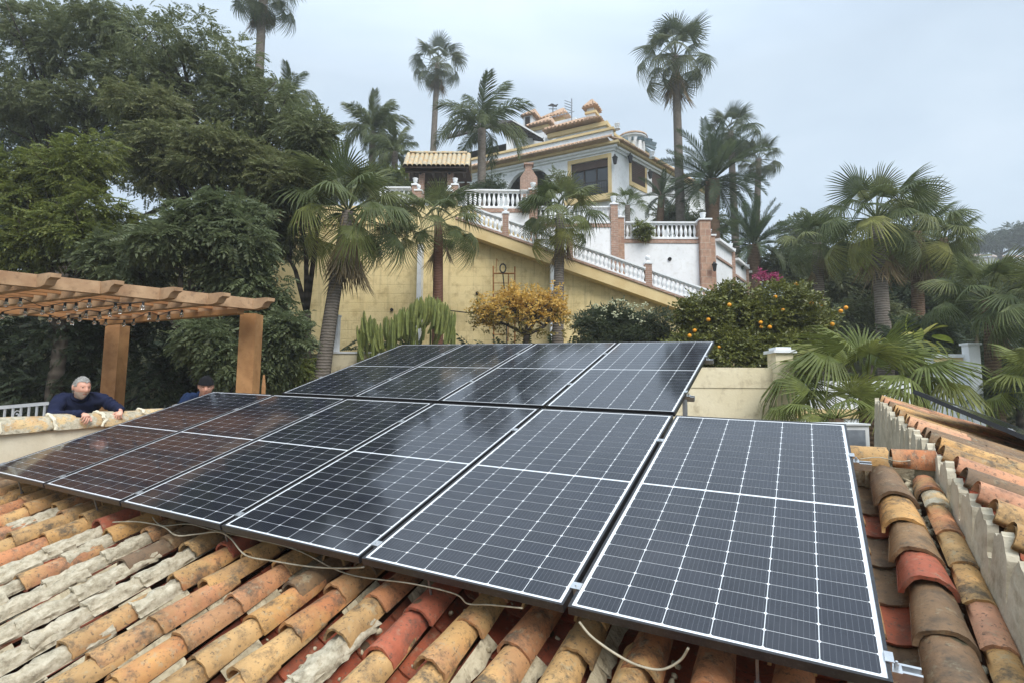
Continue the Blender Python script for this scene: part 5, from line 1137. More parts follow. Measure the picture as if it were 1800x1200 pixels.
tree('locust_tree', 'slender tree beside the big fan palm, at the right end of the group', (535, 560, 13.6), [blob(540, 240, 55, 70, 13.6), blob(515, 330, 60, 70, 13.6), blob(490, 420, 45, 60, 13.6)], 3510, PIN, 0.220, L_grey, .12, sub=8, seed=5)
tree('walnut_tree', 'dark green tree with long hanging leaves behind the pergola beam', (360, 640, 10.6), [blob(320, 430, 110, 62, 10.6), blob(420, 455, 95, 70, 10.6), blob(230, 460, 90, 50, 10.9), blob(460, 520, 50, 60, 10.6), blob(370, 370, 100, 45, 10.9)], 5670, PINL, 0.238, L_dark, .13, droop=.7, sub=8, seed=6, base_z=CZ - 1.5)
tree('walnut_tree', 'branches of dark leaves hanging beside the right pergola post', (380, 690, 9.6), [blob(345, 590, 62, 45, 9.6), blob(385, 630, 45, 50, 9.4), blob(490, 585, 55, 55, 10.2), blob(480, 640, 40, 40, 10.2)], 2295, PINL, 0.211, L_dark, .06, droop=.8, sub=7, seed=7, base_z=CZ - 1.5)
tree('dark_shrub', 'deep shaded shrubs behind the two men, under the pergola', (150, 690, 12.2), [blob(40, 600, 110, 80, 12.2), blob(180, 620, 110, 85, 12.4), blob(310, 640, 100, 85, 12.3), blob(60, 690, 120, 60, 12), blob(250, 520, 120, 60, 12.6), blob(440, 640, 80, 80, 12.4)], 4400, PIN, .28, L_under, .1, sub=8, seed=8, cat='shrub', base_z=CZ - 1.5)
tree('dark_shrub', 'low bright shrub between the pergola post and the palm trunk', (505, 690, 11.6), [blob(505, 650, 45, 30, 11.6), blob(470, 668, 40, 25, 11.4)], 900, PIN, .2, L_bright, .05, sub=6, seed=9, cat='shrub', base_z=CZ - .8)
# foliage on the hill, behind the canopy and palms
for i, (px, py, rx, ry, Y, mt, lb) in enumerate(((560, 320, 60, 50, 24, L_grey, 'grey green bush on the hill left of the canopy'), (650, 320, 55, 38, 23.5, L_dark, 'dark bush under the feathery palms'), (700, 320, 40, 32, 24, L_bright, 'bright bush right behind the canopy columns'),
        (760, 330, 40, 30, 23, L_dark, 'dark bush seen between the canopy columns'), (980, 318, 17, 22, 23.4, L_grey, 'feathery bush before the villa window'))):
    tree('hill_bush', lb, (px, py + ry, Y), [blob(px, py, rx, ry, Y)], int(rx * ry * .42), PIN, .30, mt, .06, 'bushes on the hill', 'bush', sub=9, seed=20 + i)
dm = tag(empty('topiary_dome', at(855, 340, 24)), 'clipped dark dome of a bush in front of the villa', 'bush'); crown([(np.array(at(855, 332, 24)[:]), np.array([.85, .85, .36]))], 900, WH, .16, L_deep, 'crown', dm, .2, 12, .8, .55); MB().lathe([(.1, -.6), (.09, .3)], n=7).build('trunk', m_bark, dm)
tree('hanging_plant', 'leafy plant spilling over the balustrade of the white wall', (1130, 421, 20.1), [blob(1128, 402, 17, 17, 20.1), blob(1138, 412, 12, 14, 20.0)], 330, PIN, .2, L_bright, .02, 'plants on the terraces', 'plant', sub=5, seed=31, base_z=at(1130, 424, 20.1).z)
tree('hanging_plant', 'creeper on the upper balustrade near the middle urn', (922, 366, 19.4), [blob(926, 358, 9, 20, 19.4)], 140, PIN, .16, L_deep, .02, 'plants on the terraces', 'plant', sub=5, seed=32, base_z=at(922, 372, 19.4).z)
tree('hanging_plant', 'loose leafy branches before the short left balustrade', (690, 380, 15), [blob(672, 352, 28, 20, 15), blob(712, 358, 22, 16, 15), blob(700, 400, 30, 20, 14.6)], 420, WH, .17, L_grey, .04, 'plants on the terraces', 'plant', sub=6, seed=33, base_z=at(700, 415, 15).z)
# autumn tree: dark crooked branches with orange leaves on top, yellow green below
ob = at(925, 640, 14.6); ob.z = gz(ob.x, 14.6) - .1; ot = tag(empty('persimmon_tree', ob), 'small tree with orange autumn leaves and dark crooked branches', 'tree')
mb = MB(); tips = []; rr = random.Random(5)
def grow(p, d, ln, rad, depth):
    q = p + d * ln; mb.tube([p - ob, p.lerp(q, .5) - ob + Vector((rr.uniform(-.06, .06),) * 3), q - ob], [rad, rad * .85, rad * .68], 6)
    if depth == 0: tips.append(q); return
    for k in range(3 if depth > 2 else 2):
        a = Vector((rr.gauss(0, 1), rr.gauss(0, .8), rr.uniform(-.25, .75))).normalized(); grow(q, (d * .55 + a * .85).normalized(), ln * rr.uniform(.62, .85), rad * .62, depth - 1)
        if depth < 3: tips.append(q)
fk = at(925, 590, 14.6); mb.tube([Vector((0, 0, 0)), fk - ob], [.10, .08], 8)
for d in ((-.8, .1, .45), (.8, -.1, .4), (.1, .3, .9), (-.35, -.3, .8), (.45, .3, .75)): grow(fk, Vector(d).normalized(), .55, .055, 4)
mb.build('branches', m_bark, ot, True); T = np.array([t[:] for t in tips]); pxs = np.array([pxof(t) for t in tips])
ok = (pxs[:, 1] > 498) & (pxs[:, 0] > 826) & (pxs[:, 0] < 1028); T, pxs = T[ok], pxs[ok]
for nm, sel, mt, k in (('orange_leaves', (pxs[:, 1] < 562) & (pxs[:, 0] < 1000), L_orange, 2), ('yellow_leaves', pxs[:, 1] >= 545, L_yg, 2)):
    if not sel.any(): continue
    P = np.repeat(T[sel], k, 0) + rng.normal(0, .11, (sel.sum() * k, 3)); D = rng.normal(size=P.shape); D[:, 2] -= .5; D /= np.linalg.norm(D, axis=1, keepdims=True)
    V, F = scatter(WH[0], WH[1], P - np.array(ob[:]), rotmats(len(P), D, rng.normal(0, .8, len(P))), rng.uniform(.14, .24, len(P))); link(nm, npmesh(nm, V, F, mt), ot)
bl_ = [blob(912, 540, 55, 30, 14.6), blob(975, 552, 40, 20, 14.6)]; crown(bl_, 90, WH, .22, L_orange, 'orange_leaves', ot, .5, 9, .6, .4)
crown([blob(870, 570, 36, 22, 14.6), blob(930, 585, 55, 16, 14.5), blob(1000, 575, 26, 22, 14.6)], 110, WH, .2, L_yg, 'yellow_leaves', ot, .5, 8, .6, .4)
# glossy shrub with white flower heads
sh = tree('flowering_shrub', 'dark glossy shrub with creamy white flower heads before the yellow wall', (1095, 640, 13.6), [blob(1070, 572, 48, 34, 13.6), blob(1125, 575, 48, 32, 13.6), blob(1090, 600, 65, 22, 13.4), blob(1160, 600, 30, 25, 13.6)], 2300, WHD, .22, L_shrub, .06, 'shrubs along the garden', 'shrub', sub=8, seed=40)
m_flower = simple('cream_blossom', S(204, 204, 176), S(170, 172, 130), 20, .8, .4, .01, 60); so = Vector(sh.location)
for px, py in ((1048, 540), (1062, 545), (1075, 532), (1090, 528), (1104, 536), (1118, 540), (1132, 538), (1082, 552), (1110, 556), (1142, 548), (1054, 560), (1126, 566)):
    V, F = lumps(16, lambda n: rng.normal(0, .05, n), lambda n: rng.normal(0, .05, n), lambda n: rng.normal(0, .04, n), .012, .026); link('flower_head', npmesh('flower_head', V, F, m_flower, True), sh, Matrix.Translation(at(px, py, 13.1) - so))
# orange tree
ct = tree('orange_tree', 'broad round orange tree dotted with ripe fruit behind the beige wall', (1320, 700, 12.2), [blob(1330, 545, 85, 52, 12.2), blob(1235, 575, 62, 48, 12.2), blob(1425, 565, 62, 55, 12.0), blob(1300, 615, 105, 45, 11.8), blob(1400, 615, 60, 45, 11.6), blob(1210, 615, 45, 38, 12), blob(1275, 530, 45, 35, 12.4)], 8200, WH, .20, L_citrus, .14, 'shrubs along the garden', 'tree', sub=9, seed=41)
m_fruit = simple('orange_peel', (.80, .30, .02, 1), (.85, .40, .03, 1), 6, .45, .2, .003, 120); bm = bmesh.new(); bmesh.ops.create_icosphere(bm, subdivisions=2, radius=.043); fm = bpy.data.meshes.new('orange'); bm.to_mesh(fm); bm.free(); fm.materials.append(m_fruit); fm.polygons.foreach_set('use_smooth', [True] * len(fm.polygons))
co_ = Vector(ct.location)
for px, py in ((1282, 536), (1363, 522), (1376, 545), (1388, 552), (1443, 536), (1478, 547), (1487, 541), (1426, 533), (1463, 570), (1337, 567), (1338, 575), (1353, 575), (1212, 590), (1221, 581), (1236, 593), (1429, 609), (1362, 612), (1264, 610), (1245, 562), (1400, 500)  ):
    link('orange', fm, ct, Matrix.Translation(at(px, py, 11.45 + random.uniform(-.2, .35)) - co_) @ Matrix.Scale(random.uniform(.8, 1.1), 4))
tree('bougainvillea', 'pink flowering bougainvillea above the orange tree', (1350, 520, 15.5), [blob(1355, 488, 16, 7, 15.5), blob(1336, 482, 8, 5, 15.5)], 90, WH, .16, L_pink, .03, 'shrubs along the garden', 'shrub', sub=6, seed=42, base_z=CZ + 1.5)
# masses of bushes between the palms on the right
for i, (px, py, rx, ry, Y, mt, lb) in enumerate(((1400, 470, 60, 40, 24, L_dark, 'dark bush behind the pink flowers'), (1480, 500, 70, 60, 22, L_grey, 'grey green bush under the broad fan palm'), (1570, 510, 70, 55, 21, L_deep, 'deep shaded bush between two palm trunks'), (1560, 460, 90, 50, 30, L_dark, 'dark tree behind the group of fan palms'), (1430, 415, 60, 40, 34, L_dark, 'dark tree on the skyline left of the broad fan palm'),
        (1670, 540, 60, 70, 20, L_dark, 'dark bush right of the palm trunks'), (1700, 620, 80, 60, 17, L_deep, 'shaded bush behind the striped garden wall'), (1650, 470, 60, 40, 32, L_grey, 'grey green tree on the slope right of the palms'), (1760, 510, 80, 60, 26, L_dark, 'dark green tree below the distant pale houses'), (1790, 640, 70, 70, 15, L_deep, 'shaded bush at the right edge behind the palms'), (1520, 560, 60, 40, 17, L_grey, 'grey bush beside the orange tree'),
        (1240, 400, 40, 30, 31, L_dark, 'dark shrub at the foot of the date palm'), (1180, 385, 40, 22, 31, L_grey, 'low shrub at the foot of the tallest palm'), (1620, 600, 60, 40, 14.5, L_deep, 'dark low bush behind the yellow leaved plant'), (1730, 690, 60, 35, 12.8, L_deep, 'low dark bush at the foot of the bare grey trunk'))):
    tree('garden_bush', lb, (px, py + ry, Y), [blob(px, py, rx, ry, Y)], int(min(1900, rx * ry * .36)), PIN, .021 * Y ** .95 if Y > 18 else .3, mt, .08, 'bushes and trees on the right', 'bush', sub=11, seed=60 + i, shell=.6)
# yellow-leaved plant
yp = tag(empty('yellow_leaf_plant', at(1625, 650, 9.8)), 'plant with large yellow green leaves right of the big fan palm', 'plant'); yo = Vector(yp.location); m_yl = frondmat('yellow_large_leaf', (.28, .27, .05, 1), (.20, .25, .05, 1), (.42, .36, .08, 1), .35)
lm = MB(); nL = 6
for i in range(nL + 1):
    t = i / nL; w = .26 * math.sin(math.pi * min(1, t * .93 + .05)) ** .8; lm.v += [(t, -w, .06 - .35 * t * t), (t, 0, -.35 * t * t), (t, w, .06 - .35 * t * t)]
for i in range(nL): lm.f += [(3*i, 3*i+3, 3*i+4, 3*i+1), (3*i+1, 3*i+4, 3*i+5, 3*i+2)]; lm.m += [0, 0]
LM = lm.mesh('leaf', m_yl, True); MB().tube([(0, 0, -1.2), (0, 0, .15)], [.05, .03], 7).build('stem', m_bark, yp)
for px, py, a, s in ((1600, 585, 20, .36), (1630, 578, 60, .36), (1655, 592, 0, .36), (1640, 605, -20, .34), (1610, 600, 140, .34), (1660, 610, -30, .32), (1590, 572, 110, .34), (1645, 575, 35, .32), (1625, 615, -60, .32), (1615, 590, 85, .3)):
    p = at(px, py, 9.7 + random.uniform(-.2, .2)) - yo; M = Matrix.Translation(p) @ Matrix.Rotation(R(-a), 4, 'Y') @ Matrix.Rotation(R(random.uniform(-50, 50)), 4, 'X') @ Matrix.Translation((-.5 * s, 0, 0)) @ Matrix.Scale(s, 4); link('leaf', LM, yp, M)
# candelabra cactus
m_cac = frondmat('cactus_green', (.13, .155, .045, 1), (.165, .19, .055, 1), (.21, .225, .070, 1), 0, .55)
def stem_mesh(bend, seed):
    mb = MB(); n = 10; K = 8; r_ = random.Random(seed)
    for i in range(K + 1):
        t = i / K; x = bend * (1 - (1 - t) ** 2.2) ; z = t - bend * .25 * (1 - t) * t; rad = .050 * (.78 + .3 * math.sin(math.pi * min(1, t * 1.1))) * (1 if t < .93 else .55) * (1 + r_.uniform(-.05, .05))
        if i == K: rad = .012
        for k in range(n): a = 2 * math.pi * k / n; q = rad * (1.15 if k % 2 == 0 else .72); mb.v.append((x + q * math.cos(a), q * math.sin(a), z))
    for i in range(K):
        for k in range(n): mb.f.append((i*n+k, i*n+(k+1) % n, (i+1)*n+(k+1) % n, (i+1)*n+k)); mb.m.append(0)
    mb.f.append(tuple(K * n + k for k in range(n))); mb.m.append(0); return mb.mesh('stem', m_cac)
STM = [stem_mesh(b, i) for i, b in enumerate((.03, .08, .15, .24, .06))]
cc = at(715, 640, 13.4); cc.z = gz(cc.x, 13.4); ca = tag(empty('candelabra_cactus', cc), 'dense yellow green candelabra cactus behind the rear panel row', 'cactus')
prof = [(622, 585), (640, 545), (665, 560), (700, 545), (730, 525), (750, 515), (775, 525), (800, 545), (808, 580)]
def ptop(x):
    for (a, ya), (b, yb) in zip(prof, prof[1:]):
        if x <= b: return ya + (yb - ya) * (x - a) / (b - a)
    return 580
for i in range(270):
    px = random.uniform(628, 802); yt = ptop(px) + abs(random.gauss(0, 26)); Y = 13.4 + random.uniform(-.8, .7); ln = random.uniform(.36, .68)
    top_ = at(px, yt, Y); az = math.atan2(random.uniform(-.6, .6), (px - 715) / 60 + random.uniform(-.5, .5)); mi = random.randrange(5); bend = (.03, .08, .15, .24, .06)[mi]
    p = top_ - Vector((math.cos(az) * bend * ln, math.sin(az) * bend * ln, ln)) - cc; link('stem', STM[mi], ca, Matrix.Translation(p) @ Matrix.Rotation(az, 4, 'Z') @ Matrix.Diagonal((ln * 1.05, ln * 1.05, ln, 1)))
mb = MB()
for i in range(14): a = i * 2.4; mb.tube([(0, 0, -.4), (math.cos(a) * .5, math.sin(a) * .35, .5), (math.cos(a) * .95, math.sin(a) * .55, 1.0)], [.11, .085, .06], 6)
mb.build('main_stems', m_cac, ca, True)
# umbrella pines on the far hill
for lb, bx, cl in (('flat topped umbrella pine above the distant houses', 1760, [(1740, 424, 34, 20), (1775, 414, 40, 18), (1815, 422, 40, 22), (1715, 432, 16, 10)]), ('second umbrella pine, at the right edge of the far hill', 1830, [(1835, 410, 36, 18), (1865, 420, 40, 22)])):
    cs = [blob(x, y, rx, ry, 104, rx * .1) for x, y, rx, ry in cl]; b = at(bx, 470, 104); r = tag(empty('umbrella_pine', b), lb, 'tree', 'pines on the far hill'); limbs(r, b, cs, .45, 3, True); crown(cs, 2600, PIN, 1.0, L_pine, 'crown', r, .1, 9, .5, .45)
# ground cover on the garden slopes
n = 5200; gx = rng.uniform(-16, 24, n); gy = rng.uniform(9, 40, n); keep = ~((gx > -9.5) & (gx < 8) & (gy > 17.8) & (gy < 25)); gx, gy = gx[keep], gy[keep]; P = np.stack([gx, gy, hrel(gx, gy) + CZ + .1], 1); D = rng.normal(size=P.shape); D[:, 2] = abs(D[:, 2]) + .3; D /= np.linalg.norm(D, axis=1, keepdims=True)
V, F = scatter(PIN[0], PIN[1], P, rotmats(len(P), D, rng.normal(0, .6, len(P))), rng.uniform(.25, .6, len(P))); stuff(link('ground_cover', npmesh('ground_cover', V, F, L_deep)))
# ------------------------------------------------------------------ timber pergola over the terrace, with its string lights
m_pine = simple('varnished_pine', S(186, 140, 94), S(146, 104, 66), 3, .6, .35, .006, 22, dirt=S(120, 78, 46), dirt_amt=.5)
m_pine3 = simple('darkened_pine_slat', S(164, 118, 76), S(134, 94, 60), 3, .8, .35, .006, 22, dirt=S(96, 64, 42), dirt_amt=.5)  # slat colour darkened to dim the pergola's reflection in the panels
m_pine2 = simple('weathered_pine_beam', S(192, 160, 126), S(156, 122, 92), 4, .7, .4, .008, 20, dirt=S(96, 76, 60), dirt_amt=.6)
pg = tag(empty('pergola', (-5.2, 8.0, CZ - 1.42)), 'varnished timber pergola on thick posts behind the two men', 'pergola'); po = Vector(pg.location)
C0 = Vector((-3.40, 7.78, CZ)); AD = Vector((-.767, -.642, 0)).normalized(); BD = Vector((-.909, .417, 0)).normalized()
def pgp(a, b, z): return C0 + AD * a + BD * b + Vector((0, 0, z)) - po
AL, BL_ = 4.6, 3.45
for b, nm in ((0, 'near'), (BL_ - .15, 'far')): MB().bar(pgp(.22, b, 1.265), pgp(AL, b, 1.265), .09, .15).build('beam', m_pine2 if b == 0 else m_pine, pg)
MB().bar(pgp(.42, .06, 1.155), pgp(.42, BL_ - .2, 1.155), .10, .07).build('cross_beam', m_pine, pg)
def scroll_end(a):                               # rafter with an S-curved nose beyond the near beam
    d = BD; prof = [(-.34, .055), (-.335, .01), (-.27, -.01), (-.22, -.07), (-.14, -.085), (BL_ + .1, -.085), (BL_ + .1, .062), (-.30, .062)]
    pts = [pgp(a, x, 1.275 + z) - AD * .045 for x, z in prof]; return MB().prism(pts, AD * .09)
for px in (-130, -20, 92, 205, 310, 395, 474):
    d = ray(px, 520); # where this column of pixels meets the line of the rafter noses
    den = AD.x * d.y - AD.y * d.x; cn = C0 + BD * -.30; a = (cn.y * d.x - cn.x * d.y) / den; scroll_end(a).build('rafter', m_pine2, pg)
for k in range(11):
    b = .16 + (BL_ - .3) * k / 10; MB().bar(pgp(.3, b, 1.30), pgp(AL, b, 1.31), .045, .115).build('slat', m_pine3, pg)
for px, Y, w in ((438, 8.05, .235), (202, 9.45, .25)):
    c = at(px, 640, Y); MB().box((c.x - w / 2 - po.x, Y - w / 2 - po.y, -.02), (c.x + w / 2 - po.x, Y + w / 2 - po.y, 1.42 + 1.19)).build('post', m_pine, pg)
m_bulb = newmat('clear_bulb_glass'); q_ = m_bulb[4]; q_.inputs['Base Color'].default_value = (.8, .82, .82, 1); q_.inputs['Roughness'].default_value = .08; q_.inputs['Transmission Weight'].default_value = .92; m_bulb = m_bulb[0]
BULB = MB().lathe([(.012, -.085), (.028, -.07), (.036, -.045), (.026, -.015), (.014, 0)], n=8).mesh('bulb', m_bulb, True); SOCK = MB().lathe([(.016, -.003), (.016, .035), (.006, .04)], n=6).mesh('socket', m_dark_iron)
for lb, P in (('string of clear bulbs nearest the pergola front beam', [(40, 265), (128, 262), (268, 315), (330, 305), (410, 290), (480, 290), (565, 268), (730, 290), (822, 293), (905, 285)]),
        ('string of clear bulbs across the middle of the pergola', [(15, 345), (160, 325), (317, 365), (372, 380), (432, 365), (505, 362), (545, 338), (630, 345), (695, 328), (760, 312)]),
        ('string of clear bulbs along the far side of the pergola', [(457, 383), (597, 383), (668, 390), (785, 393), (845, 388), (945, 348), (1000, 365), (1068, 345), (1150, 333)])):
    pts = []
    for x, y in P:
        px, py = x / 3.6, 460 + y / 3.6; pts.append(at(px, py, 1.10 * FPX / (697 - py)))
    r = tag(empty('string_lights', pts[0]), lb, 'string lights', 'strings of bulbs under the pergola'); o = Vector(r.location)
    MB().tube(smooth_pts([p - o + Vector((0, 0, .06)) for p in pts], 4), .005, 4).build('wire', m_dark_iron, r)
    for p in pts:
        s_ = link('socket', SOCK, r, Matrix.Translation(p - o + Vector((0, 0, .02)))); link('bulb', BULB, s_, Matrix.Scale(.78, 4))
c = at(463, 690, 7.3); tag(MB().tube([c + Vector((0, 0, -.5)), c + Vector((.0, 0, .08)), at(464, 658, 7.3)], [.03, .028, .012], 7).build('wooden_stake', m_pine), 'short pale wooden stake right of the pergola post', 'stake')

# ------------------------------------------------------------------ the two men leaning on the parapet
m_skin = simple('skin', S(222, 172, 150), S(202, 146, 124), 9, .5, .15, .003, 60); m_hair = simple('grey_hair', S(168, 166, 160), S(120, 118, 114), 30, .8, .6, .006, 120); m_stub = simple('grey_stubble', S(214, 190, 176), S(186, 164, 150), 40, .85, .4, .003, 150)
m_navy = simple('navy_fleece', S(36, 42, 68), S(24, 28, 48), 8, .9, .3, .006, 50, .15); m_navy2 = simple('blue_sweatshirt', S(34, 52, 84), S(26, 38, 64), 8, .9, .3, .006, 50, .15); m_jean = simple('dark_trousers', S(46, 48, 56), S(34, 36, 42), 8, .9, .2); m_cap = simple('black_knit', S(26, 26, 30), S(16, 16, 19), 30, .95, .5, .004, 120); m_eye = simple('dark_eye', (.015, .012, .01, 1), (.02, .016, .014, 1), 10, .2, 0, spec=.6); m_brow = simple('grey_eyebrow', S(110, 100, 94), S(92, 84, 78), 20, .9, .2)
def skin_mesh(nodes, edges, sub=2):
    me = bpy.data.meshes.new('skin'); me.from_pydata([n[0] for n in nodes], edges, []); ob = bpy.data.objects.new('skin_tmp', me); COL.objects.link(ob)
    ob.modifiers.new('skin', 'SKIN'); s = ob.modifiers.new('sub', 'SUBSURF'); s.levels = s.render_levels = sub
    for i, n in enumerate(nodes):
        sv = me.skin_vertices[0].data[i]; r = n[1]; sv.radius = (r, r) if not isinstance(r, tuple) else r; sv.use_root = i == 0
    dg = bpy.context.evaluated_depsgraph_get(); ev_ = ob.evaluated_get(dg); out_ = bpy.data.meshes.new_from_object(ev_); bpy.data.objects.remove(ob); return out_
def join(name, meshes, mats, parent):
    bm = bmesh.new()
    for me, M, mi in meshes:
        t = me.copy(); t.transform(M); n0 = len(bm.faces); bm.from_mesh(t); bm.faces.ensure_lookup_table()
        for f in bm.faces[n0:]: f.material_index = mi; f.smooth = True
    me = bpy.data.meshes.new(name); bm.to_mesh(me); bm.free()
    for m in mats: me.materials.append(m)
    return link(name, me, parent)
def headsurf(th, ph, off=0.0):                    # face looks along +X, z up
    d = np.stack([np.cos(ph) * np.cos(th), np.cos(ph) * np.sin(th), np.sin(ph)], -1); x, y, z = d[..., 0], d[..., 1], d[..., 2]
    r = np.ones_like(x); g = lambda cx, cy, cz, sx, sy, sz: np.exp(-(((x - cx) / sx) ** 2 + ((y - cy) / sy) ** 2 + ((z - cz) / sz) ** 2))
    r += .36 * g(1, 0, -.14, .5, .13, .20) + .10 * g(1, 0, .08, .5, .09, .2)
    for s in (-1, 1): r += -.085 * g(.9, .34 * s, .08, .4, .19, .11) + .05 * g(.9, .3 * s, .27, .4, .28, .09) + .045 * g(.75, .55 * s, -.18, .4, .22, .18) - .04 * g(.7, .5 * s, -.5, .4, .25, .2)
    r += .05 * g(.9, 0, -.47, .4, .20, .07) - .03 * g(.9, 0, -.55, .4, .22, .04) + .05 * g(.9, 0, -.62, .4, .2, .06) + .10 * g(.75, 0, -.85, .4, .28, .16) + .07 * g(-.8, 0, .25, .6, .8, .5)
    P = d * r[..., None]; jaw = np.clip((-z - .1) / .8, 0, 1)
    X = P[..., 0] * (.096 + off) * (1 - .08 * jaw) + .006; Yv = P[..., 1] * (.076 + off) * (1 - .22 * jaw); Zv = P[..., 2] * (.122 + off)
    return np.stack([X, Yv, Zv], -1), d
def headmesh(sel=None, off=0.0, nz_=0.0, nth=44, nph=34):
    th = np.linspace(-math.pi, math.pi, nth, endpoint=False); ph = np.linspace(-math.pi / 2 + .02, math.pi / 2 - .02, nph); T_, P_ = np.meshgrid(th, ph); V, d = headsurf(T_, P_, off)
    if nz_: V = V + d * (rng.normal(0, nz_, V.shape[:2])[..., None])
    F = []
    for i in range(nph - 1):
        for j in range(nth):
            j2 = (j + 1) % nth; c_ = (d[i, j] + d[i + 1, j2]) / 2
            if sel is None or sel(c_): F.append((i*nth+j, i*nth+j2, (i+1)*nth+j2, (i+1)*nth+j))
    if sel is None: F += [tuple(range(nth))[::-1], tuple((nph-1)*nth + k for k in range(nth))]
    me = bpy.data.meshes.new('head'); me.from_pydata(V.reshape(-1, 3).tolist(), [], F); me.update(); bm = bmesh.new(); bm.from_mesh(me); bmesh.ops.delete(bm, geom=[v for v in bm.verts if not v.link_faces], context='VERTS')
    bmesh.ops.recalc_face_normals(bm, faces=bm.faces); [setattr(f, 'smooth', True) for f in bm.faces]; bm.to_mesh(me); bm.free(); return me
def frame_from(fwd, up=(0, 0, 1), roll=0):
    x = Vector(fwd).normalized(); z = Vector(up); y = z.cross(x).normalized(); z = x.cross(y); return Matrix((x, y, z)).transposed().to_4x4() @ Matrix.Rotation(roll, 4, 'X')
def hand(w, fd, palm_n, side, s=1.0, curl=.9):
    """palm and five bent fingers: w wrist, fd finger direction, palm_n the way the palm faces, side +1/-1 where the thumb is"""
    fd = Vector(fd).normalized(); pn = Vector(palm_n); pn = (pn - fd * pn.dot(fd)).normalized(); sd_ = fd.cross(pn) * side; out_ = []
    nodes = [(w, .026 * s), (w + fd * .045 * s, (.040 * s, .020 * s)), (w + fd * .088 * s, (.042 * s, .017 * s))]; out_.append(skin_mesh(nodes, [(0, 1), (1, 2)], 2))
    for i, (off, L_, r_) in enumerate(((.031, .072, .0095), (.011, .080, .0098), (-.010, .074, .0094), (-.030, .058, .0085))):
        p = w + fd * (.078 - .006 * abs(i - 1)) * s + sd_ * off * s; nd = [(p, r_ * s)]; a = .25
        for seg in (.45, .32, .25): a += curl * (.55 + .1 * i); d = fd * math.cos(a) + pn * math.sin(a); p = p + d * L_ * seg * s * 1.15; nd.append((p, r_ * s * (1 - .10 * len(nd))))
        out_.append(skin_mesh(nd, [(0, 1), (1, 2), (2, 3)], 2))
    p = w + fd * .025 * s + sd_ * .028 * s; d1 = (fd * .6 + sd_ * .75 + pn * .25).normalized(); d2 = (fd * .95 + sd_ * .1 + pn * .35).normalized(); nd = [(p, .014 * s), (p + d1 * .038 * s, .0125 * s), (p + d1 * .038 * s + d2 * .03 * s, .011 * s), (p + d1 * .038 * s + d2 * .055 * s, .009 * s)]
    out_.append(skin_mesh(nd, [(0, 1), (1, 2), (2, 3)], 2)); return out_
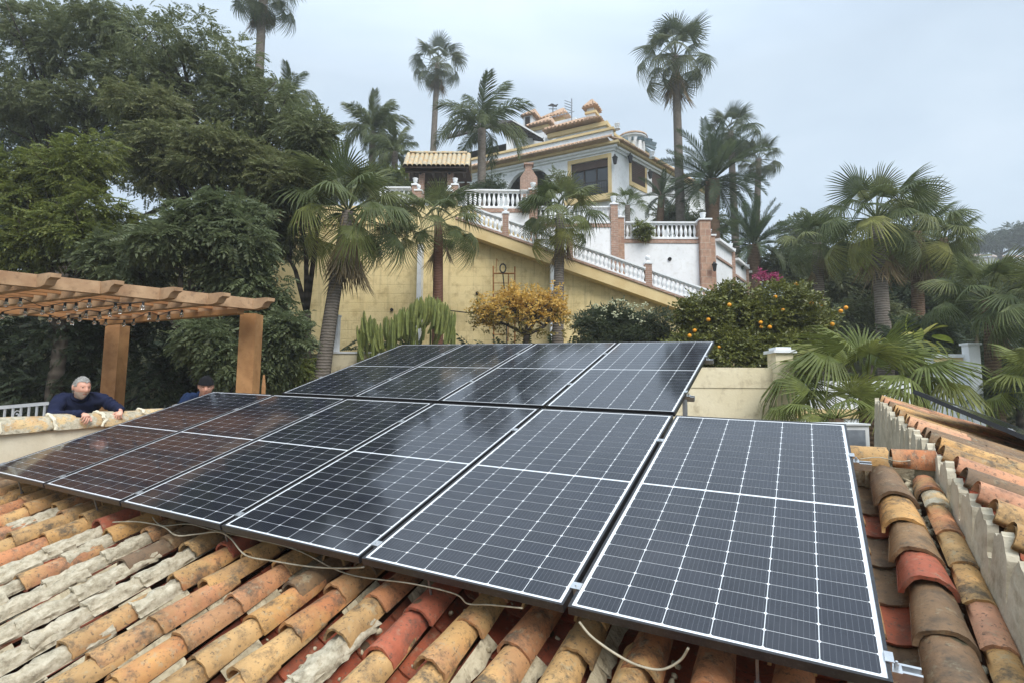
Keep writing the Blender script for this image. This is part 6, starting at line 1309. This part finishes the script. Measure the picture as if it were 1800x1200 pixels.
def person(label, head, face, roll, hs, J, hands, jacket, hair=True, cap=False, glasses=False):
    """J: joints in world space: neck, chest, belly, pelvis, shL, elL, wrL, shR, elR, wrR, knees, feet"""
    foot = J['ftL'].lerp(J['ftR'], .5); r = tag(empty('person', foot), label, 'person', 'men leaning on the parapet'); o = Vector(r.location); q = lambda k: J[k] - o; k = hs
    HM = Matrix.Translation(head - o) @ frame_from(face, roll=roll) @ Matrix.Scale(hs, 4)
    order = ['pelvis', 'belly', 'chest', 'neck', 'hd', 'shL', 'elL', 'wrL', 'shR', 'elR', 'wrR', 'hipL', 'knL', 'ftL', 'hipR', 'knR', 'ftR']; J['hd'] = head + Vector((0, 0, -.03 * k)) - Vector(face).normalized() * .02 * k
    d = (J['shL'] - J['shR']).normalized(); J['hipL'] = J['pelvis'] + d * .09 * k + Vector((0, 0, -.05)); J['hipR'] = J['pelvis'] - d * .09 * k + Vector((0, 0, -.05))
    rad = dict(pelvis=.12, belly=.11, chest=.085, neck=.052, hd=.056, shL=.05, elL=.040, wrL=.029, shR=.05, elR=.040, wrR=.029, hipL=.085, knL=.055, ftL=.04, hipR=.085, knR=.055, ftR=.04)
    ed = [(0, 1), (1, 2), (2, 3), (3, 4), (2, 5), (5, 6), (6, 7), (2, 8), (8, 9), (9, 10), (0, 11), (11, 12), (12, 13), (0, 14), (14, 15), (15, 16)]
    I = Matrix.Identity(4); ms = [(skin_mesh([(q(n), rad[n] * k) for n in order], ed, 2), I, 0), (headmesh(), HM, 0)]
    for s in (-1, 1):
        ear = MB(); ear.lathe([(.002, -.03), (.011, -.025), (.016, 0), (.014, .022), (.003, .03)], n=8); em = ear.mesh('ear', m_skin); em.transform(Matrix.Translation((-.008, .079 * s, .002)) @ Matrix.Diagonal((1.1, .55, 1, 1))); ms.append((em, HM, 0))
    for w, fd, pn, sd_ in hands:
        for h in hand(w - o, fd, pn, sd_, k * .98): ms.append((h, I, 0))
    join('body', ms, [m_skin], r)
    ey = MB()
    for s in (-1, 1): ey.lathe([(.001, -.008), (.008, -.004), (.010, 0), (.008, .004), (.001, .008)], (.083, .029 * s, .011), 8)
    e_ = ey.build('eyes', m_eye, r); e_.matrix_local = HM
    bw_ = MB()
    for s in (-1, 1): bw_.tube([(.088, .012 * s, .027), (.088, .030 * s, .031), (.076, .048 * s, .024)], [.004, .0055, .003], 5)
    bw_.build('eyebrows', m_brow, r).matrix_local = HM
    mo = MB().tube([(.082, -.022, -.064), (.0925, 0, -.062), (.082, .022, -.064)], [.002, .0035, .002], 5).build('mouth', simple('lips', S(160, 96, 86), S(148, 88, 78), 20, .5, 0), r); mo.matrix_local = HM
    if hair:
        hm = headmesh(lambda c_: (c_[2] > .52 + .1 * abs(c_[1])) or (c_[0] < .12 and c_[2] > -.28 and abs(c_[1]) < .97) or (c_[0] < -.25 and c_[2] > -.5) or (c_[0] < .42 and c_[2] > .16), .006, .0034); hm.materials.append(m_hair); link('hair', hm, r, HM)
        bm_ = headmesh(lambda c_: c_[2] < -.34 and c_[0] > -.05 and not (abs(c_[1]) < .26 and -.60 < c_[2] < -.44 and c_[0] > .5), .003, .0012); bm_.materials.append(m_stub); link('beard', bm_, r, HM)
    if cap:
        cm = headmesh(lambda c_: c_[2] > .26 - .22 * (c_[0] < 0), .014, .0008); cm.materials.append(m_cap); link('knit_cap', cm, r, HM)
    if glasses:
        gl = MB()
        for s in (-1, 1): gl.tube([(.098, .031 * s + .021 * math.cos(a), .010 + .017 * math.sin(a)) for a in np.linspace(0, 2 * math.pi, 13)], .0016, 4, cap=False); gl.tube([(.096, .052 * s, .014), (.0, .082 * s, .014)], .0016, 4)
        gl.tube([(.101, -.010, .013), (.101, .010, .013)], .0016, 4); gl.build('glasses', m_dark_iron, r).matrix_local = HM
    jr = dict(belly=.165, chest=.178, neck=.086, shL=.090, elL=.066, wrL=.048, shR=.092, elR=.066, wrR=.048, pelvis=.16); jn = ['pelvis', 'belly', 'chest', 'neck', 'shL', 'elL', 'wrL', 'shR', 'elR', 'wrR']
    J2 = {n: q(n) for n in jn}; J2['neck'] = J2['neck'].lerp(J2['chest'], .05)
    jm = skin_mesh([(J2[n], jr[n] * k) for n in jn], [(0, 1), (1, 2), (2, 3), (2, 4), (4, 5), (5, 6), (2, 7), (7, 8), (8, 9)], 3)
    V = np.array([v.co[:] for v in jm.vertices]); nn = np.array([v.normal[:] for v in jm.vertices]); V = V + nn * (.012 * np.sin(V[:, 2:3] * 70 + 9 * np.sin(V[:, 0:1] * 14)) * .5 + rng.normal(0, .0008, (len(V), 1))); jm.vertices.foreach_set('co', V.astype(np.float32).ravel()); [setattr(p, 'use_smooth', True) for p in jm.polygons]; jm.materials.clear(); jm.materials.append(jacket); jm.update(); link('jacket', jm, r)
    co_m = MB(); nk = J2['neck']; up = (head - o - nk).normalized(); xx = up.cross(Vector((0, 1, 0))).normalized(); yy = up.cross(xx); co_m.tube([nk + up * .035 * k + (xx * math.cos(a) + yy * math.sin(a)) * .066 * k for a in np.linspace(0, 2 * math.pi, 17)], .020 * k, 6, cap=False); co_m.build('collar', jacket, r, True)
    tm = skin_mesh([(q(n), r_ * k) for n, r_ in (('pelvis', .15), ('hipL', .105), ('knL', .078), ('ftL', .06), ('hipR', .105), ('knR', .078), ('ftR', .06))], [(0, 1), (1, 2), (2, 3), (0, 4), (4, 5), (5, 6)], 2); tm.materials.clear(); tm.materials.append(m_jean); [setattr(p, 'use_smooth', True) for p in tm.polygons]; link('trousers', tm, r)
    for n in ('ftL', 'ftR'): MB().lathe([(.06 * k, -.05), (.065 * k, -.02), (.05 * k, .04)], q(n) + Vector((.04, -.05, 0)), 8).build('shoe', m_cap, r, True).scale = (1, 1, 1)
    return r
FL_ = CZ - 1.40
J = dict(neck=at(139, 699, 6.08), chest=at(133, 717, 6.14), belly=at(118, 765, 6.30), pelvis=at(112, 795, 6.45), shR=at(104, 703, 6.0), elR=at(93, 732, 5.80), wrR=at(149, 727, 5.74), shL=at(176, 699, 6.20), elL=at(198, 713, 6.22), wrL=at(213, 721, 6.05))
pv = J['pelvis']; J.update(knL=Vector((pv.x + .15, pv.y + .08, FL_ + .5)), ftL=Vector((pv.x + .16, pv.y + .1, FL_ + .06)), knR=Vector((pv.x - .1, pv.y - .05, FL_ + .5)), ftR=Vector((pv.x - .12, pv.y, FL_ + .06)))
person('grey haired man in a navy fleece leaning his forearms on the parapet', at(143, 681, 6.0), (.90, -.42, -.10), 0, .98, J, [(J['wrR'], (.72, -.62, -.32), (-.15, -.35, -.95), 1), (J['wrL'], (.10, -.72, -.70), (-.2, .55, -.8), -1)], m_navy)
J = dict(neck=at(357, 697, 7.15), chest=at(350, 722, 7.25), belly=at(346, 765, 7.4), pelvis=at(345, 795, 7.5), shR=at(328, 700, 7.2), elR=at(322, 722, 7.0), wrR=at(356, 716, 6.88), shL=at(384, 704, 7.2), elL=at(392, 722, 7.0), wrL=at(372, 718, 6.85))
pv = J['pelvis']; J.update(knL=Vector((pv.x + .12, pv.y + .05, FL_ + .5)), ftL=Vector((pv.x + .12, pv.y + .1, FL_ + .06)), knR=Vector((pv.x - .1, pv.y, FL_ + .5)), ftR=Vector((pv.x - .12, pv.y + .05, FL_ + .06)))
person('man in a black knit cap and glasses peering over the panel edge', at(362, 679, 7.0), (.48, -.85, -.20), 0, 1.06, J, [(J['wrR'], (.8, -.5, -.2), (0, -.2, -1), 1), (J['wrL'], (-.5, -.7, -.2), (0, -.2, -1), -1)], m_navy2, hair=False, cap=True, glasses=True)
# ------------------------------------------------------------------ damp air: one closed box of thin haze round the whole scene
hz, t_, n_, l_, p_ = newmat('haze_air'); n_.remove(p_); pv_ = n_.new('ShaderNodeVolumePrincipled'); pv_.inputs['Color'].default_value = (.92, .96, 1.0, 1); pv_.inputs['Density'].default_value = HAZE; pv_.inputs['Anisotropy'].default_value = .2
l_.new(pv_.outputs[0], n_['Material Output'].inputs['Volume'])
hb = MB().box((-520, -220, CZ - 70), (520, 720, 62)).build('haze', hz); stuff(hb)
SC.cycles.volume_bounces = 1; SC.cycles.volume_step_rate = 4; SC.cycles.volume_max_steps = 64
